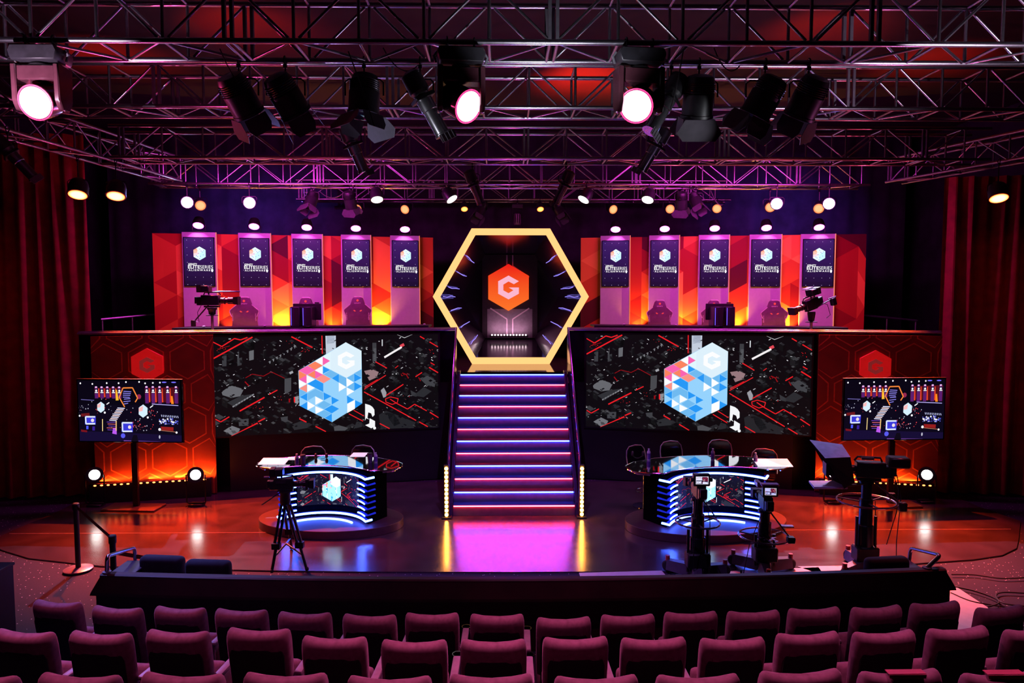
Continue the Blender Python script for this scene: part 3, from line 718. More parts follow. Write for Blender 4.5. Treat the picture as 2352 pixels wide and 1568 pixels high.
for i, (sx, uc, ul, ur, vt) in enumerate(cols):
    Y = 16.75
    for _ in range(6):
        x = at(uc, 640, Y).x; Y = backY(x)-.14
    x = at(uc, 640, Y).x
    top = at(uc, vt, Y).z; wd = at(ur, 640, Y).x-at(ul, 640, Y).x
    rz = -sx*math.atan(.185)*1.0
    nth = ORD[i if i < 5 else i-5]
    where = 'left of the hexagon' if sx < 0 else 'right of the hexagon'
    if proto_col is None:
        t = thing('display_column', '', 'display column', (0, 0, 0))
        MB().box((0, .03, (5.125+PR)/2), (.735, .07, 5.125-PR)).build('panel', white_panel, t, bevel=.006)
        MB().box((.362, -.012, (5.125+PR)/2), (.012, .02, 5.125-PR)).build('edge_strip', glow('orange_edge_light', (1, .25, .1), 1.1), t, smooth=False)
        tv = MB().box((0, -.03, 4.47), (.665, .05, 1.085)).build('television', blackgloss, t, bevel=.006)
        link('screen_image', TVP.mesh('column_image', lambda s, q, l: ((s-.5)*.63, -.0565-l, 4.47+.525-q*1.05), attr_mat('column_screen_picture', True, .3, 1.12)), tv)
        proto_col = t; c = t
    else: c = copy_tree(proto_col)
    c.location = (x, Y, 0); c.rotation_euler = (0, 0, rz); c.scale = (wd/.735, 1, (top-PR)/(5.125-PR)); c.location.z = PR*(1-c.scale.z)
    tag(c, "white column with portrait screen, %s from the left on the hexagon's %s side" % (nth, 'left' if sx < 0 else 'right'), 'display column', 'display columns '+where)
    COLS.append((x, Y, top, rz, sx, nth, where, uc))
# lamps standing on the columns
for i, (x, Y, top, rz, sx, nth, where, uc) in enumerate(COLS):
    if proto_lamp is None:
        t = thing('wash_lamp', '', 'stage lamp', (0, 0, 0))
        ax = V((0, -.55, -.84)).normalized()
        MB().path([(-.135, 0, .16), (-.135, 0, .03), (-.10, 0, .012), (.10, 0, .012), (.135, 0, .03), (.135, 0, .16)], .009, 8).build('yoke', blackmetal, t)
        MB().lathe([(.05, -.16), (.1, -.14), (.122, -.06), (.122, .035), (.115, .04)], (0, -.03, .17), ax, 20).build('housing', black, t)
        l = MB().lathe([(.0005, .004), (.06, .003), (.112, 0)], (0, 0, 0), (0, 0, 1), 24).mesh('lens', maglens)
        link('lens', l, t, Matrix.Translation(V((0, -.03, .17))+ax*.041) @ basis(ax).to_4x4())
        MB().box((0, .0, .005), (.2, .06, .009)).build('base', blackmetal, t)
        proto_lamp = t; c = t
    else: c = copy_tree(proto_lamp)
    c.location = (x, Y-.0, top+.001); c.rotation_euler = (0, 0, rz)
    tag(c, "magenta lamp atop the %s display column from the left, on the hexagon's %s side" % (nth, 'left' if sx < 0 else 'right'), 'stage lamp', 'magenta lamps on the display columns')
# ================================================================== players' desks, chairs, computers
for sx in (-1, 1):
    xa, xb = sx*1.75, sx*6.6
    dY = lambda x: 15.35-.235*max(0, abs(x)-1.75)
    t = thing('player_desk', 'long black player desk behind the parapet '+('left' if sx < 0 else 'right')+' of the hexagon', 'desk', (0, 0, 0), group='long black player desks')
    PT = 3.085
    MB().prism([(xa, dY(xa)-.35), (xb, dY(xb)-.35), (xb, dY(xb)+.35), (xa, dY(xa)+.35)], PT-.04, PT, lambda a, b, d: (a, b, d)).build('desktop', black, t, smooth=False)
    MB().prism([(xa, dY(xa)-.33), (xb, dY(xb)-.33), (xb, dY(xb)-.30), (xa, dY(xa)-.30)], PR+.02, PT-.041, lambda a, b, d: (a, b, d)).build('modesty_panel', black, t, smooth=False)
    for f in (.02, .5, .98):
        x = xa+(xb-xa)*f; MB().box((x, dY(x), (PR+PT)/2-.02), (.05, .5, PT-PR-.042)).build('leg', black, t)
def dY(x): return 15.35-.235*max(0, abs(x)-1.75)
chairfab = mat('gaming_chair_leather', (.12, .045, .10), .38, vary=.2); chairtrim = mat('gaming_chair_trim', (.62, .5, .58), .35)
def make_gchair():
    t = thing('gaming_chair', '', 'chair', (0, 0, 0))
    k = .00180; yb = 0
    half = [(40, 245), (55, 250), (66, 268), (88, 330), (125, 362), (165, 395), (168, 415), (147, 470), (142, 520), (150, 580), (150, 640), (120, 655)]
    pts = [(x*k, (655-y)*k) for x, y in half]; full = pts+[(-x, z) for x, z in reversed(pts)]
    zb = .62
    MB().prism(full, -.05, .05, lambda a, b, d: (a, d, zb+b)).build('backrest', chairfab, t, bevel=.018, seg=2)
    tr = MB(); e = [(x*1.0, z) for x, z in pts]
    tr.path([(-e[0][0], -.045, zb+e[0][1]+.004)]+[(e[0][0], -.045, zb+e[0][1]+.004), (e[1][0]+.004, -.045, zb+e[1][1])], .012, 6)
    for s in (-1, 1): tr.path([(s*(x+.004), -.045, zb+z) for x, z in e[3:8]], .009, 6)
    tr.build('piping', chairtrim, t)
    for s in (-1, 1):
        MB().prism([(s*.035, .0), (s*.075, .028), (s*.10, .02), (s*.07, -.008)], -.056, -.049, lambda a, b, d: (a, d, zb+.43+b)).build('harness_slot', mat('harness_slot', (.5, .1, .06), .4, emit=(1, .12, .08), strength=.35), t, smooth=False)  # emission stands in for orange-pink light showing in the slots
        P_, wd = text_polys('GFINITY', .01); m = MB()
        for q in P_: m.add([(s*.245+(.5-b)*.028, -.052, zb+.24+(a/wd)*.16*1.0) for a, b in q], [tuple(range(len(q)))])
        m.build('side_lettering', chairtrim, t, smooth=False, fix=False)
    MB().prism(hexpts(.028), -.058, -.049, lambda a, b, d: (a, d, zb+.665+b)).build('emblem', glow('red_emblem', (1, .06, .06), .9), t, smooth=False)
    P_, wd = text_polys('GFINITY', .02); m = MB()
    for q in P_: m.add([((a/wd-.5)*.145, -.053, zb+.592+b*.026) for a, b in q], [tuple(range(len(q)))])
    m.build('lettering', chairtrim, t, smooth=False, fix=False)
    MB().box((0, -.27, .52), (.5, .5, .12)).build('seat', chairfab, t, bevel=.04, seg=2)
    for s in (-1, 1): MB().path([(s*.27, -.1, .48), (s*.32, -.15, .5), (s*.32, -.15, .72), (s*.32, -.34, .73)], .022, 8).build('armrest', black, t)
    MB().tube((0, -.22, .1), (0, -.22, .46), .03, 12).build('column', blackmetal, t)
    for j in range(5):
        a = j*2*PI/5; l = MB().tube((0, -.22, .1), (.3*math.cos(a), -.22+.3*math.sin(a), .07), .022, 8, .016).build('leg', black, t)
        MB().lathe([(.03, -.012), (.03, .012)], (.3*math.cos(a), -.22+.3*math.sin(a), .031), (math.sin(a), -math.cos(a), 0), 12).build('caster', rubber, l)
    return t
gp = None
for u, vtop, sx, lab in ((562, 683, -1, 'purple-lit black gaming chair beside the deck camera with the zoom lens'), (703, 684, -1, 'black gaming chair mostly hidden behind the monitor left of the hexagon'), (822, 682, -1, 'purple-lit black gaming chair nearest the hexagon on its left side'),
                        (1515, 690, 1, 'purple-lit black gaming chair nearest the hexagon on its right side'), (1639, 690, 1, 'black gaming chair mostly hidden behind the monitor right of the hexagon'), (1778, 690, 1, 'purple-lit black gaming chair beside the deck camera tilted on its post')):
    if gp is None: gp = make_gchair(); c = gp
    else: c = copy_tree(gp)
    Y = 15.5
    for _ in range(6): x = at(u, 700, Y).x; Y = dY(x)+.98
    ztop = at(u, vtop, Y).z
    c.location = (x, Y, PR); c.rotation_euler = (0, 0, sx*-.08); sc = (ztop-PR)/(.62+.738); c.scale = (sc*.98, sc, sc)
    tag(c, lab, 'chair', 'gaming chairs at the player desks')
def make_monitor():
    t = thing('monitor', '', 'monitor', (0, 0, 0))
    MB().box((0, 0, .29), (.58, .035, .34)).build('panel', black, t, bevel=.008)
    MB().box((0, -.028, .29), (.3, .025, .16)).build('rear_cover', blackmetal, t, bevel=.008)
    MB().box((0, .0, .1), (.05, .03, .2)).build('stand', blackmetal, t); MB().box((0, .02, .008), (.24, .18, .016)).build('base', blackmetal, t, bevel=.004)
    MB().box((.2, .02, .475), (.09, .03, .025)).build('webcam', blackmetal, t, bevel=.004)
    return t
def make_pc():
    t = thing('computer_tower', '', 'computer', (0, 0, 0))
    MB().box((0, 0, .2), (.19, .38, .4)).build('case', mat('dark_violet_case', (.03, .015, .04), .25), t, bevel=.01)
    MB().box((-.07, -.1925, .2), (.014, .004, .35)).build('light_strip', glow('violet_strip', (.16, .1, 1), 1.2), t)
    MB().box((.04, -.1925, .2), (.09, .004, .34)).build('mesh_front', black, t)
    return t
mon = pc = None
for u, sx, side in ((706, -1, 'left'), (1652, 1, 'right')):
    Y = 15.2
    for _ in range(6): x = at(u, 740, Y).x; Y = dY(x)+.06
    m = mon = make_monitor() if mon is None else mon
    if sx > 0: m = copy_tree(mon)
    m.location = (x, Y, 3.086); tag(m, 'black monitor seen from behind on the player desk %s of the hexagon' % side, 'monitor', 'player monitors')
    for k, (dx, w) in enumerate(((-.14, 'nearer the curtain' if sx < 0 else 'nearer the hexagon'), (.1, 'nearer the hexagon' if sx < 0 else 'nearer the curtain'))):
        if pc is None: pc = make_pc(); c = pc
        else: c = copy_tree(pc)
        c.location = (x+dx, Y-.225, 3.0865); c.rotation_euler = (0, 0, 0)
        tag(c, 'dark computer tower with a violet light strip before the %s monitor, %s' % (side, w), 'computer', 'computer towers on the player desks')
# small peripherals on the desks
mm = MB().ball((0, 0, .018), .03, 10, 6, sc=(1, 1.6, .6)).mesh('mouse', mat('mouse_shell', (.5, .4, .48), .35))
for u, v, sx, lab in ((468, 744, -1, 'the deck camera post left of the hexagon'), (608, 743, -1, 'the gaming chair beside the zoom-lens camera'), (1000, 742, -1, 'the left point of the hexagon'), (1434, 744, 1, 'the right point of the hexagon'), (1552, 744, 1, 'the first gaming chair right of the hexagon')):
    Y = 15.1
    for _ in range(6): x = at(u, 740, Y).x; Y = dY(x)-.2
    x = math.copysign(max(1.85, abs(x)), x)
    o = link('computer_mouse', mm); o.location = (x, dY(x)-.2, 3.0862); tag(o, 'tiny pale mouse on the player desk by '+lab, 'mouse', 'mice on the player desks')
# ================================================================== televisions on floor stands
def stagepic():
    g = quadmap((205, 390), (1180, 390), (1200, 915), (230, 918)); p = Pic(g); rng = random.Random(5)
    p.poly([(0, 0), (1, 0), (1, 1), (0, 1)], rgb(9, 6, 20), 0, raw=True)
    p.poly([(220, 600), (1195, 600), (1200, 918), (230, 918)], rgb(12, 8, 26), .5); p.poly([(230, 830), (1198, 860), (1200, 918), (230, 918)], rgb(22, 14, 52), .7)
    Or, Wh, Bl = rgb(255, 140, 60), rgb(250, 248, 255), rgb(120, 120, 255)
    for xs, y0, dy in (((385, 438, 492, 548, 605), 440, 545), ((865, 925, 988, 1063, 1143), 435, 585)):
        p.poly([(xs[0]-20, y0+15), (xs[-1]+22, y0+8), (xs[-1]+24, dy), (xs[0]-16, dy-25)], rgb(84, 14, 26), .8)
        for i, x in enumerate(xs):
            p.poly([(x-16, y0+18), (x+16, y0+18), (x+20, dy), (x-12, dy)], rgb(92, 30, 110), 1); p.rect(x-15, y0+22, x+17, y0+62, rgb(24, 16, 60), 1.3)
            p.dot(x, y0+38, 10, Wh, 2); p.rect(x-13, y0+50, x+16, y0+58, Wh, 2); p.dot(x-2, y0+8, 12, rgb(246, 190, 255), 2, ry=8)
            if i < 4: p.poly([(x+18, y0+20), (x+27, y0+20), (x+36, dy-10), (x+22, dy-10)], rgb(235, 70, 40), 1.4)
    p.poly([(570, 470), (582, 470), (600, 560), (572, 562)], rgb(255, 190, 50), 1.8)
    p.poly([(1095, 520), (1110, 520), (1122, 588), (1098, 588)], rgb(255, 140, 30), 1.8)
    p.line([(657, 617), (605, 535), (640, 453), (731, 451), (780, 540), (757, 575)], 10, Or, 2.4)
    for i, (a, b) in enumerate((((645, 482), (718, 486)), ((640, 498), (715, 502)), ((640, 515), (710, 517)), ((640, 532), (705, 534)), ((650, 550), (710, 545)), ((645, 572), (712, 565)), ((650, 592), (690, 585)))): p.line([a, b], 6, rgb(150, 140, 250), 2.2)
    p.dot(792, 528, 22, rgb(150, 40, 80), 1)
    for i in range(9): p.line([(588-9.5*i, 627+13.2*i), (658-9.8*i, 630+13.4*i)], 8, rgb(255, 225, 228) if i % 2 else rgb(225, 225, 255), 2.2)
    for i in range(5): p.line([(487+8*(i % 3), 750+17*i), (572, 752+17*i)], 5, rgb(240, 110, 130) if i % 2 else rgb(120, 70, 200), 2)
    p.line([(446, 725), (448, 830)], 7, rgb(255, 225, 150), 2.2); p.line([(577, 738), (577, 825)], 9, rgb(255, 210, 130), 2.2); p.poly([(548, 800), (582, 800), (582, 858), (540, 850)], rgb(190, 90, 240), 2)
    for cx, cy, R in ((430, 622, 42), (832, 652, 50)):
        p.poly([(cx+x*R*.95, cy-y*R*1.15) for x, y in hexpts(1)], rgb(215, 240, 255), 2.1); p.poly([(cx-R*.8, cy-R*.5), (cx, cy-R*.9), (cx-R*.1, cy), (cx-R*.8, cy+R*.1)], rgb(255, 190, 190), 2.3); p.dot(cx+R*.9, cy+R*1.1, 10, Wh, 2.2); p.line([(cx+R*1.3, cy-R*.6), (cx+R*1.9, cy-R)], 8, Wh, 2.2)
    for x0, y0, x1, y1 in ((285, 706, 376, 768), (635, 755, 730, 830)):
        p.rect(x0-6, y0-6, x1+6, y1+6, rgb(60, 60, 220), 1.8); p.line([(x1, y0), (x0, y0), (x0+4, y1), (x1, y1-2)], 13, rgb(225, 235, 255), 2.3); p.dot(x1-25, (y0+y1)/2, 16, rgb(240, 225, 230), 2.3)
    p.rect(292, 785, 312, 815, rgb(80, 90, 255), 1.8); p.rect(350, 790, 374, 825, rgb(56, 30, 150), 1.8); p.dot(643, 868, 22, rgb(90, 90, 240), 2); p.line([(915, 590), (1165, 602)], 6, rgb(190, 180, 250), 2); p.line([(240, 556), (365, 562)], 5, rgb(120, 110, 190), 2)
    p.poly([(1000, 785), (1120, 790), (1120, 822), (1010, 815)], rgb(150, 30, 30), 1.5); p.poly([(240, 680), (320, 672), (325, 700), (245, 705)], rgb(110, 24, 30), 1.5); p.poly([(240, 818), (300, 826), (300, 842), (245, 838)], rgb(120, 20, 30), 1.5)
    p.dot(990, 810, 13, Wh, 2); p.dot(1150, 835, 10, Wh, 2); p.dot(228, 698, 9, Wh, 2); p.dot(990, 875, 8, rgb(190, 190, 210), 2, ry=16)
    p.line([(1000, 818), (1148, 832)], 3, rgb(230, 150, 110), 2)
    for i in range(10): p.line([(1005+i*17, 682+i*1), (1012+i*17, 700+i)], 6, rgb(200, 205, 245), 2)
    for i in range(55): p.dot(rng.uniform(985, 1165), rng.uniform(712, 765), rng.uniform(3, 9), rng.choice((Wh, rgb(110, 120, 250), rgb(60, 60, 180))), 2, 6)
    for i in range(120):
        cx, cy = rng.choice(((430, 640), (832, 660), (720, 790), (250, 640), (820, 780), (900, 660)))
        p.dot(cx+rng.gauss(0, 60), cy+rng.gauss(0, 35), rng.uniform(2, 6), rng.choice((rgb(190, 190, 210), rgb(240, 70, 80), rgb(90, 90, 110))), 1.7, 5)
    for x, y in ((233, 415), (348, 420), (485, 412), (598, 412), (668, 402), (793, 400), (850, 412), (923, 408), (990, 405)): p.dot(x, y, 8, Wh, 2)
    for x in (1030, 1120): p.dot(x, 402, 24, rgb(120, 110, 255), 1.9, ry=6)
    p.line([(650, 912), (1000, 918)], 6, rgb(140, 80, 190), 2); p.poly([(740, 860), (775, 860), (790, 918), (720, 918)], rgb(14, 10, 24), 2.2)
    return p
SP = stagepic()
bronze = mat('bronze_base', (.16, .07, .05), .3, metal=.5)
tvs = None
for uc, vb, vt, rz, lab in ((300, 1150, 880, -.06, 'large television on a pole stand showing the stage, near the belt posts'), (2052, 1152, 883, .05, 'large television on a pole stand showing the stage, behind the teleprompter camera')):
    f = at(uc, 948, 12.3)
    if tvs is None:
        t = tvs = thing('television', '', 'television', (0, 0, 0))
        MB().box((0, .0, .02), (.98, .42, .035)).build('base', bronze, t, bevel=.008)
        MB().box((.02, .05, .62), (.11, .06, 1.2)).build('pole', mat('dark_bronze', (.06, .03, .03), .3, metal=.6), t, bevel=.008)
        fr = MB().box((0, 0, 1.72), (1.93, .05, 1.1)).build('frame', blackgloss, t, bevel=.006)
        MB().box((0, -.003, 2.273), (1.93, .05, .006)).build('top_edge', greymetal, fr)
        link('screen_image', SP.mesh('television_image', lambda s, q, l: ((s-.5)*1.88, -.0265-l, 1.72+.528-q*1.056), screenmat), t)
        MB().box((.02, .06, 1.7), (.5, .06, .4)).build('bracket', blackmetal, t)
        c = t
    else: c = copy_tree(tvs)
    c.scale = (.965, 1, 1); c.location = (f.x, 12.3, f.z-1.72); c.scale.z = 1; c.location.z = 0; c.rotation_euler = (0, 0, rz); tag(c, lab, 'television', 'televisions on pole stands')
# ================================================================== presenter desks
bluestrip = glow('blue_desk_strip', (.05, .12, 1), 24); bluecore = glow('blue_desk_core', (.55, .72, 1), 1.6); finmat = mat('blue_acrylic', (.05, .08, .5), .15, emit=(.02, .04, .9), strength=.35)
plinthm = mat('plum_plinth', (.06, .022, .03), .5, vary=.15); glasstop = mat('black_glass_top', (.62, .62, .68), .04, metal=1.0, vary=.04)
deskshell = mat('desk_shell_gloss', (.002, .0015, .003), .9, spec=0)
def make_desk(label, loc, rz, sx, w):
    t = thing('presenter_desk', label, 'desk', loc, rz, 'presenter desks'); t.scale = (w*sx, w, 1)
    # local frame: origin under the middle of the concave front, +y away from the camera
    EL = lambda rx, ry, cy, n=48: [(rx*math.cos(2*PI*i/n), cy+ry*math.sin(2*PI*i/n)) for i in range(n)]
    MB().prism(EL(1.18, .74, .01), 0, .13, lambda a, b, d: (a, b, d)).build('plinth', plinthm, t, bevel=.006)
    R = .80; cy = -R                                            # cylinder axis in front of the desk
    def arc(r, p0, p1, n=24): return [(r*math.sin(p0+(p1-p0)*i/n), cy+r*math.cos(p0+(p1-p0)*i/n)) for i in range(n+1)]
    PH = math.radians(60)
    sh = arc(R+.02, -PH, PH)+[(.92, -.02), (.86, .45), (0, .62), (-.86, .45), (-.92, -.02)]
    # front wall is a shell behind the strips
    sh = arc(R+.06, -PH*.93, PH*.93)+[(.9, .1), (.78, .42), (0, .58), (-.78, .42), (-.9, .1)]
    MB().prism(sh, .1305, .94, lambda a, b, d: (a, b, d)).build('body', deskshell, t, smooth=False)
    ps = math.radians(37)
    def fn(s, q, l): a = -ps+2*ps*s; return ((R+.045-l)*math.sin(a), cy+(R+.045-l)*math.cos(a), .82-q*.5)
    link('screen_image', CIRC.mesh('desk_image', fn, attr_mat('bright_screen_picture', True, .3, 1.6), cuts=14, step=.0008), t)
    def band(r, p0, p1, z0, z1, ret=.16, th=.02):
        o = arc(r, p0, p1)
        e0, e1 = o[0], o[-1]
        pts = ([(e0[0]-ret*.75, e0[1]+ret)] if ret else [])+o+([(e1[0]+ret*.75, e1[1]+ret)] if ret else [])
        return pts
    for z, p, ret, nm in ((.865, PH, .14, 'upper_strip'), (.2, PH, .10, 'lower_strip'), (.125, math.radians(42), 0, 'plinth_strip')):
        r = R+.0 if nm != 'plinth_strip' else R-.13
        pts = band(r, -p, p, z, z+.03, ret)
        if nm == 'plinth_strip': z = .143
        MB().path([(a, b, z) for a, b in pts], .017, 8).build(nm, bluestrip, t)
        if nm != 'plinth_strip':
            back = arc(R+.058, p*.92, -p*.92)
            MB().prism(pts+back, z-.012, z+.012, lambda a, b, d: (a, b+.02, d)).build(nm.replace('strip', 'shelf'), finmat, t, smooth=False)
    for s in (-1, 1):
        for k in range(6):
            z = .275+k*.095
            o = arc(R+.0, s*math.radians(39), s*math.radians(57), 6); b = arc(R+.058, s*math.radians(57), s*math.radians(39), 6)
            tip = o[-1]; tp = (tip[0]+s*.13, tip[1]+.16)
            f = MB().prism(o+[tp]+[(tp[0]-s*.06, tp[1]+.08)]+b, z-.01, z+.01, lambda a, b_, d: (a, b_+.012, d)).build('shelf_fin', finmat, t, smooth=False)
            MB().path([(a, b_, z) for a, b_ in o], .012, 6).build('edge_light', bluestrip, f)
            MB().path([(tip[0], tip[1], z), (tp[0], tp[1]+.01, z)], .005, 6).build('edge_line', finmat, f)
    # bean-shaped glass top on short posts
    fr = arc(1.25, -math.radians(38), math.radians(38), 20)
    fr = [(a, b+.30) for a, b in fr]; off = fr[10][1]+.10; fr = [(a, b-off) for a, b in fr]
    ends = [(.98, -.33), (1.13, -.22), (1.19, -.05), (1.15, .14), (.98, .33), (.6, .52), (.2, .60)]
    top = fr+ends+[(0, .61)]+[(-a, b) for a, b in reversed(ends)]
    MB().prism(top, .985, 1.0, lambda a, b, d: (a, b, d)).build('glass_top', glasstop, t, smooth=False)
    MB().path([(a*1.005, b*1.005, .992) for a, b in top], .011, 6, True).build('rim', chrome, t)
    MB().path([(a*.97, b*.97, .962) for a, b in ends], .012, 6).build('under_rail', chrome, t); MB().path([(-a*.97, b*.97, .962) for a, b in ends], .012, 6).build('under_rail', chrome, t)
    for a, b in ((-.5, -.0), (.5, -.0), (-.7, .3), (.7, .3), (0, .2)): MB().tube((a, b, .94), (a, b, .985), .012, 8).build('top_post', chrome, t)
    return t
DL = atz(757, 1181, .2); DRt = atz(1622, 1181, .2)
deskL = make_desk('curved presenter desk with blue light strips and curved screen, behind the tripod camera', (DL.x, DL.y+.10, 0), -.11, 1, 1.0)
deskR = make_desk('curved presenter desk with blue light strips and curved screen, behind the two pedestal cameras', (DRt.x, DRt.y+.02, 0), .13, 1, 1.12)
TOPZ = 1.0015
def make_stool():
    t = thing('bar_chair', '', 'chair', (0, 0, 0))
    s = [(-.23, 0, .70), (-.235, .05, .95), (-.215, .07, 1.06), (-.15, .08, 1.13), (0, .085, 1.15), (.15, .08, 1.13), (.215, .07, 1.06), (.235, .05, .95), (.23, 0, .70)]
    MB().path(s, .010, 8).build('back_loop', mat('satin_chrome', (.85, .83, .88), .3, metal=.8), t)
    MB().prism([(-.2, 0), (.2, 0), (.21, .28), (.17, .40), (-.17, .40), (-.21, .28)], -.004, .004, lambda a, b, d: (a, .03+b*.12+d, .72+b)).build('back_panel', blackgloss, t, smooth=False)
    MB().box((0, -.2, .69), (.42, .4, .05)).build('seat', blackgloss, t, bevel=.02)
    MB().tube((0, -.2, .02), (0, -.2, .66), .03, 12).build('column', chrome, t); MB().lathe([(.21, 0), (.21, .012), (.05, .03)], (0, -.2, 0), n=24).build('base', chrome, t)
    MB().torus((0, -.2, .3), (0, 0, 1), .16, .01).build('footrest', chrome, t)
    return t
sp = None
for u, v, rz, lab in ((722, 1023, .25, 'chrome-looped bar chair at the tripod-side desk, by the headset'), (833, 1021, -.15, 'chrome-looped bar chair at the tripod-side desk, by the white papers and cups'),
                     (1463, 1020, .5, 'chrome-looped bar chair at the end of the pedestal-camera desk nearest the stairs'), (1542, 1011, .2, 'second chrome-looped bar chair from the stairs at the pedestal-camera desk'), (1652, 1008, -.1, 'third chrome-looped bar chair from the stairs at the pedestal-camera desk'), (1752, 1029, -.4, 'chrome-looped bar chair behind the white script board on the pedestal-camera desk')):
    if sp is None: sp = make_stool(); c = sp
    else: c = copy_tree(sp)
    p = at(u, v, 12.35); zt = 1.05
    Y = 12.2
    for _ in range(8):
        p = at(u, v, Y); Y += (p.z-zt)*2.5
    c.location = (p.x, p.y-.08, 0); c.scale = (.92, .92, 1.05/1.159); c.rotation_euler = (0, 0, rz); tag(c, lab, 'chair', 'bar chairs at the presenter desks')
whiteboard = mat('lit_look_acrylic', (.85, .82, .86), .3, emit=(.8, .74, .88), strength=.7)  # added emission stands in for white light on the boards
def board(u0, u1, v0, v1, lab, skew, tilt=True):
    t0 = .01
    z0, z1 = (TOPZ+.035, TOPZ+.06) if tilt else (TOPZ+.004, TOPZ+.004)
    A, B = atz(u0, v1, z0), atz(u1-skew, v1, z0); C, D = atz(u1, v0, z1), atz(u0+skew, v0, z1)
    c = (A+B+C+D)/4
    t = thing('script_board', lab, 'board', (c.x, c.y, TOPZ), group='white boards on the presenter desks')
    P_ = [q-V((c.x, c.y, TOPZ)) for q in (A, B, C, D)]
    MB().add([q for q in P_]+[q-V((0, 0, .008 if tilt else .003)) for q in P_], [(0, 1, 2, 3), (7, 6, 5, 4), (0, 4, 5, 1), (1, 5, 6, 2), (2, 6, 7, 3), (3, 7, 4, 0)]).build('sheet', whiteboard, t, smooth=False)
    if tilt:
        for q in (P_[0].lerp(P_[2], .3), P_[1].lerp(P_[3], .3), P_[2].lerp(P_[0], .15)): MB().tube((q.x, q.y, .001), (q.x, q.y, q.z-.012), .008, 8).build('foot', chrome, t)
board(592, 666, 1051, 1066, 'tilted white script board at the outer end of the tripod-side desk', 13)
board(803, 846, 1039, 1048, 'flat white paper beside the cups on the tripod-side desk', 9, False)
board(1742, 1808, 1053, 1071, 'tilted white script board at the outer end of the pedestal-camera desk', -14)
board(655, 690, 1049, 1055, 'flat white paper behind the bottle on the tripod-side desk', 8, False)
label_v = mat('violet_label', (.12, .05, .3), .4); clearp = mat('clear_plastic', (.6, .55, .65), .15); cupm = mat('dark_paper_cup', (.06, .03, .09), .45)
def bottle(u, v, lab, h=.19):
    p = atz(u, v, TOPZ); t = thing('water_bottle', lab, 'bottle', (p.x, p.y, TOPZ), group='bottles on the presenter desks')
    MB().lathe([(.028, 0), (.031, .01), (.031, h*.66), (.026, h*.76), (.013, h*.86), (.013, h*.9)], n=16).build('body', clearp, t)
    MB().lathe([(.0318, h*.08), (.0318, h*.6)], n=16, cap=False).build('wrapper', label_v, t, fix=False); MB().lathe([(.016, h*.9), (.016, h)], n=14).build('cap', mat('white_cap', (.6, .6, .65), .4), t)
def cup(u, v, lab):
    p = atz(u, v, TOPZ); t = thing('paper_cup', lab, 'cup', (p.x, p.y, TOPZ), group='cups on the presenter desks')
    MB().lathe([(.033, 0), (.045, .14)], n=18).build('body', cupm, t); MB().lathe([(.047, .14), (.047, .15), (.04, .158)], n=18).build('lid', black, t)
bottle(682, 1066, 'small violet-labelled bottle beside the tilted board on the tripod-side desk', .17); cup(696, 1066, 'dark paper cup beside the bottle and tilted board on the tripod-side desk'); cup(850, 1062, 'dark paper cup beside the flat white paper on the tripod-side desk'); bottle(863, 1061, 'violet bottle behind the cup at the stairs end of the tripod-side desk', .16)
bottle(1490, 1056, 'violet bottle at the end of the pedestal-camera desk nearest the stairs'); bottle(1637, 1056, 'violet bottle at the middle of the pedestal-camera desk'); bottle(1735, 1066, 'violet bottle beside the tilted board on the pedestal-camera desk')
for u, v, lab in ((738, 1052, 'black headset lying on the tripod-side desk'), (1465, 1047, 'black headset lying at the stairs end of the pedestal-camera desk')):
    p = atz(u, v, TOPZ); t = thing('headset', lab, 'headset', (p.x, p.y, TOPZ), group='headsets on the presenter desks')
    MB().torus((0, 0, .045), (0, 1, .3), .09, .008, 18, 6, 0, PI).build('headband', black, t)
    for s in (-1, 1): MB().lathe([(.03, -.018), (.042, -.01), (.042, .01), (.03, .018)], (s*.09, 0, .044), (1, 0, 0), 16).build('ear_cup', black, t)
    MB().path([(.09, 0, .03), (.07, -.07, .015), (.02, -.11, .012)], .004, 6).build('microphone_arm', black, t)
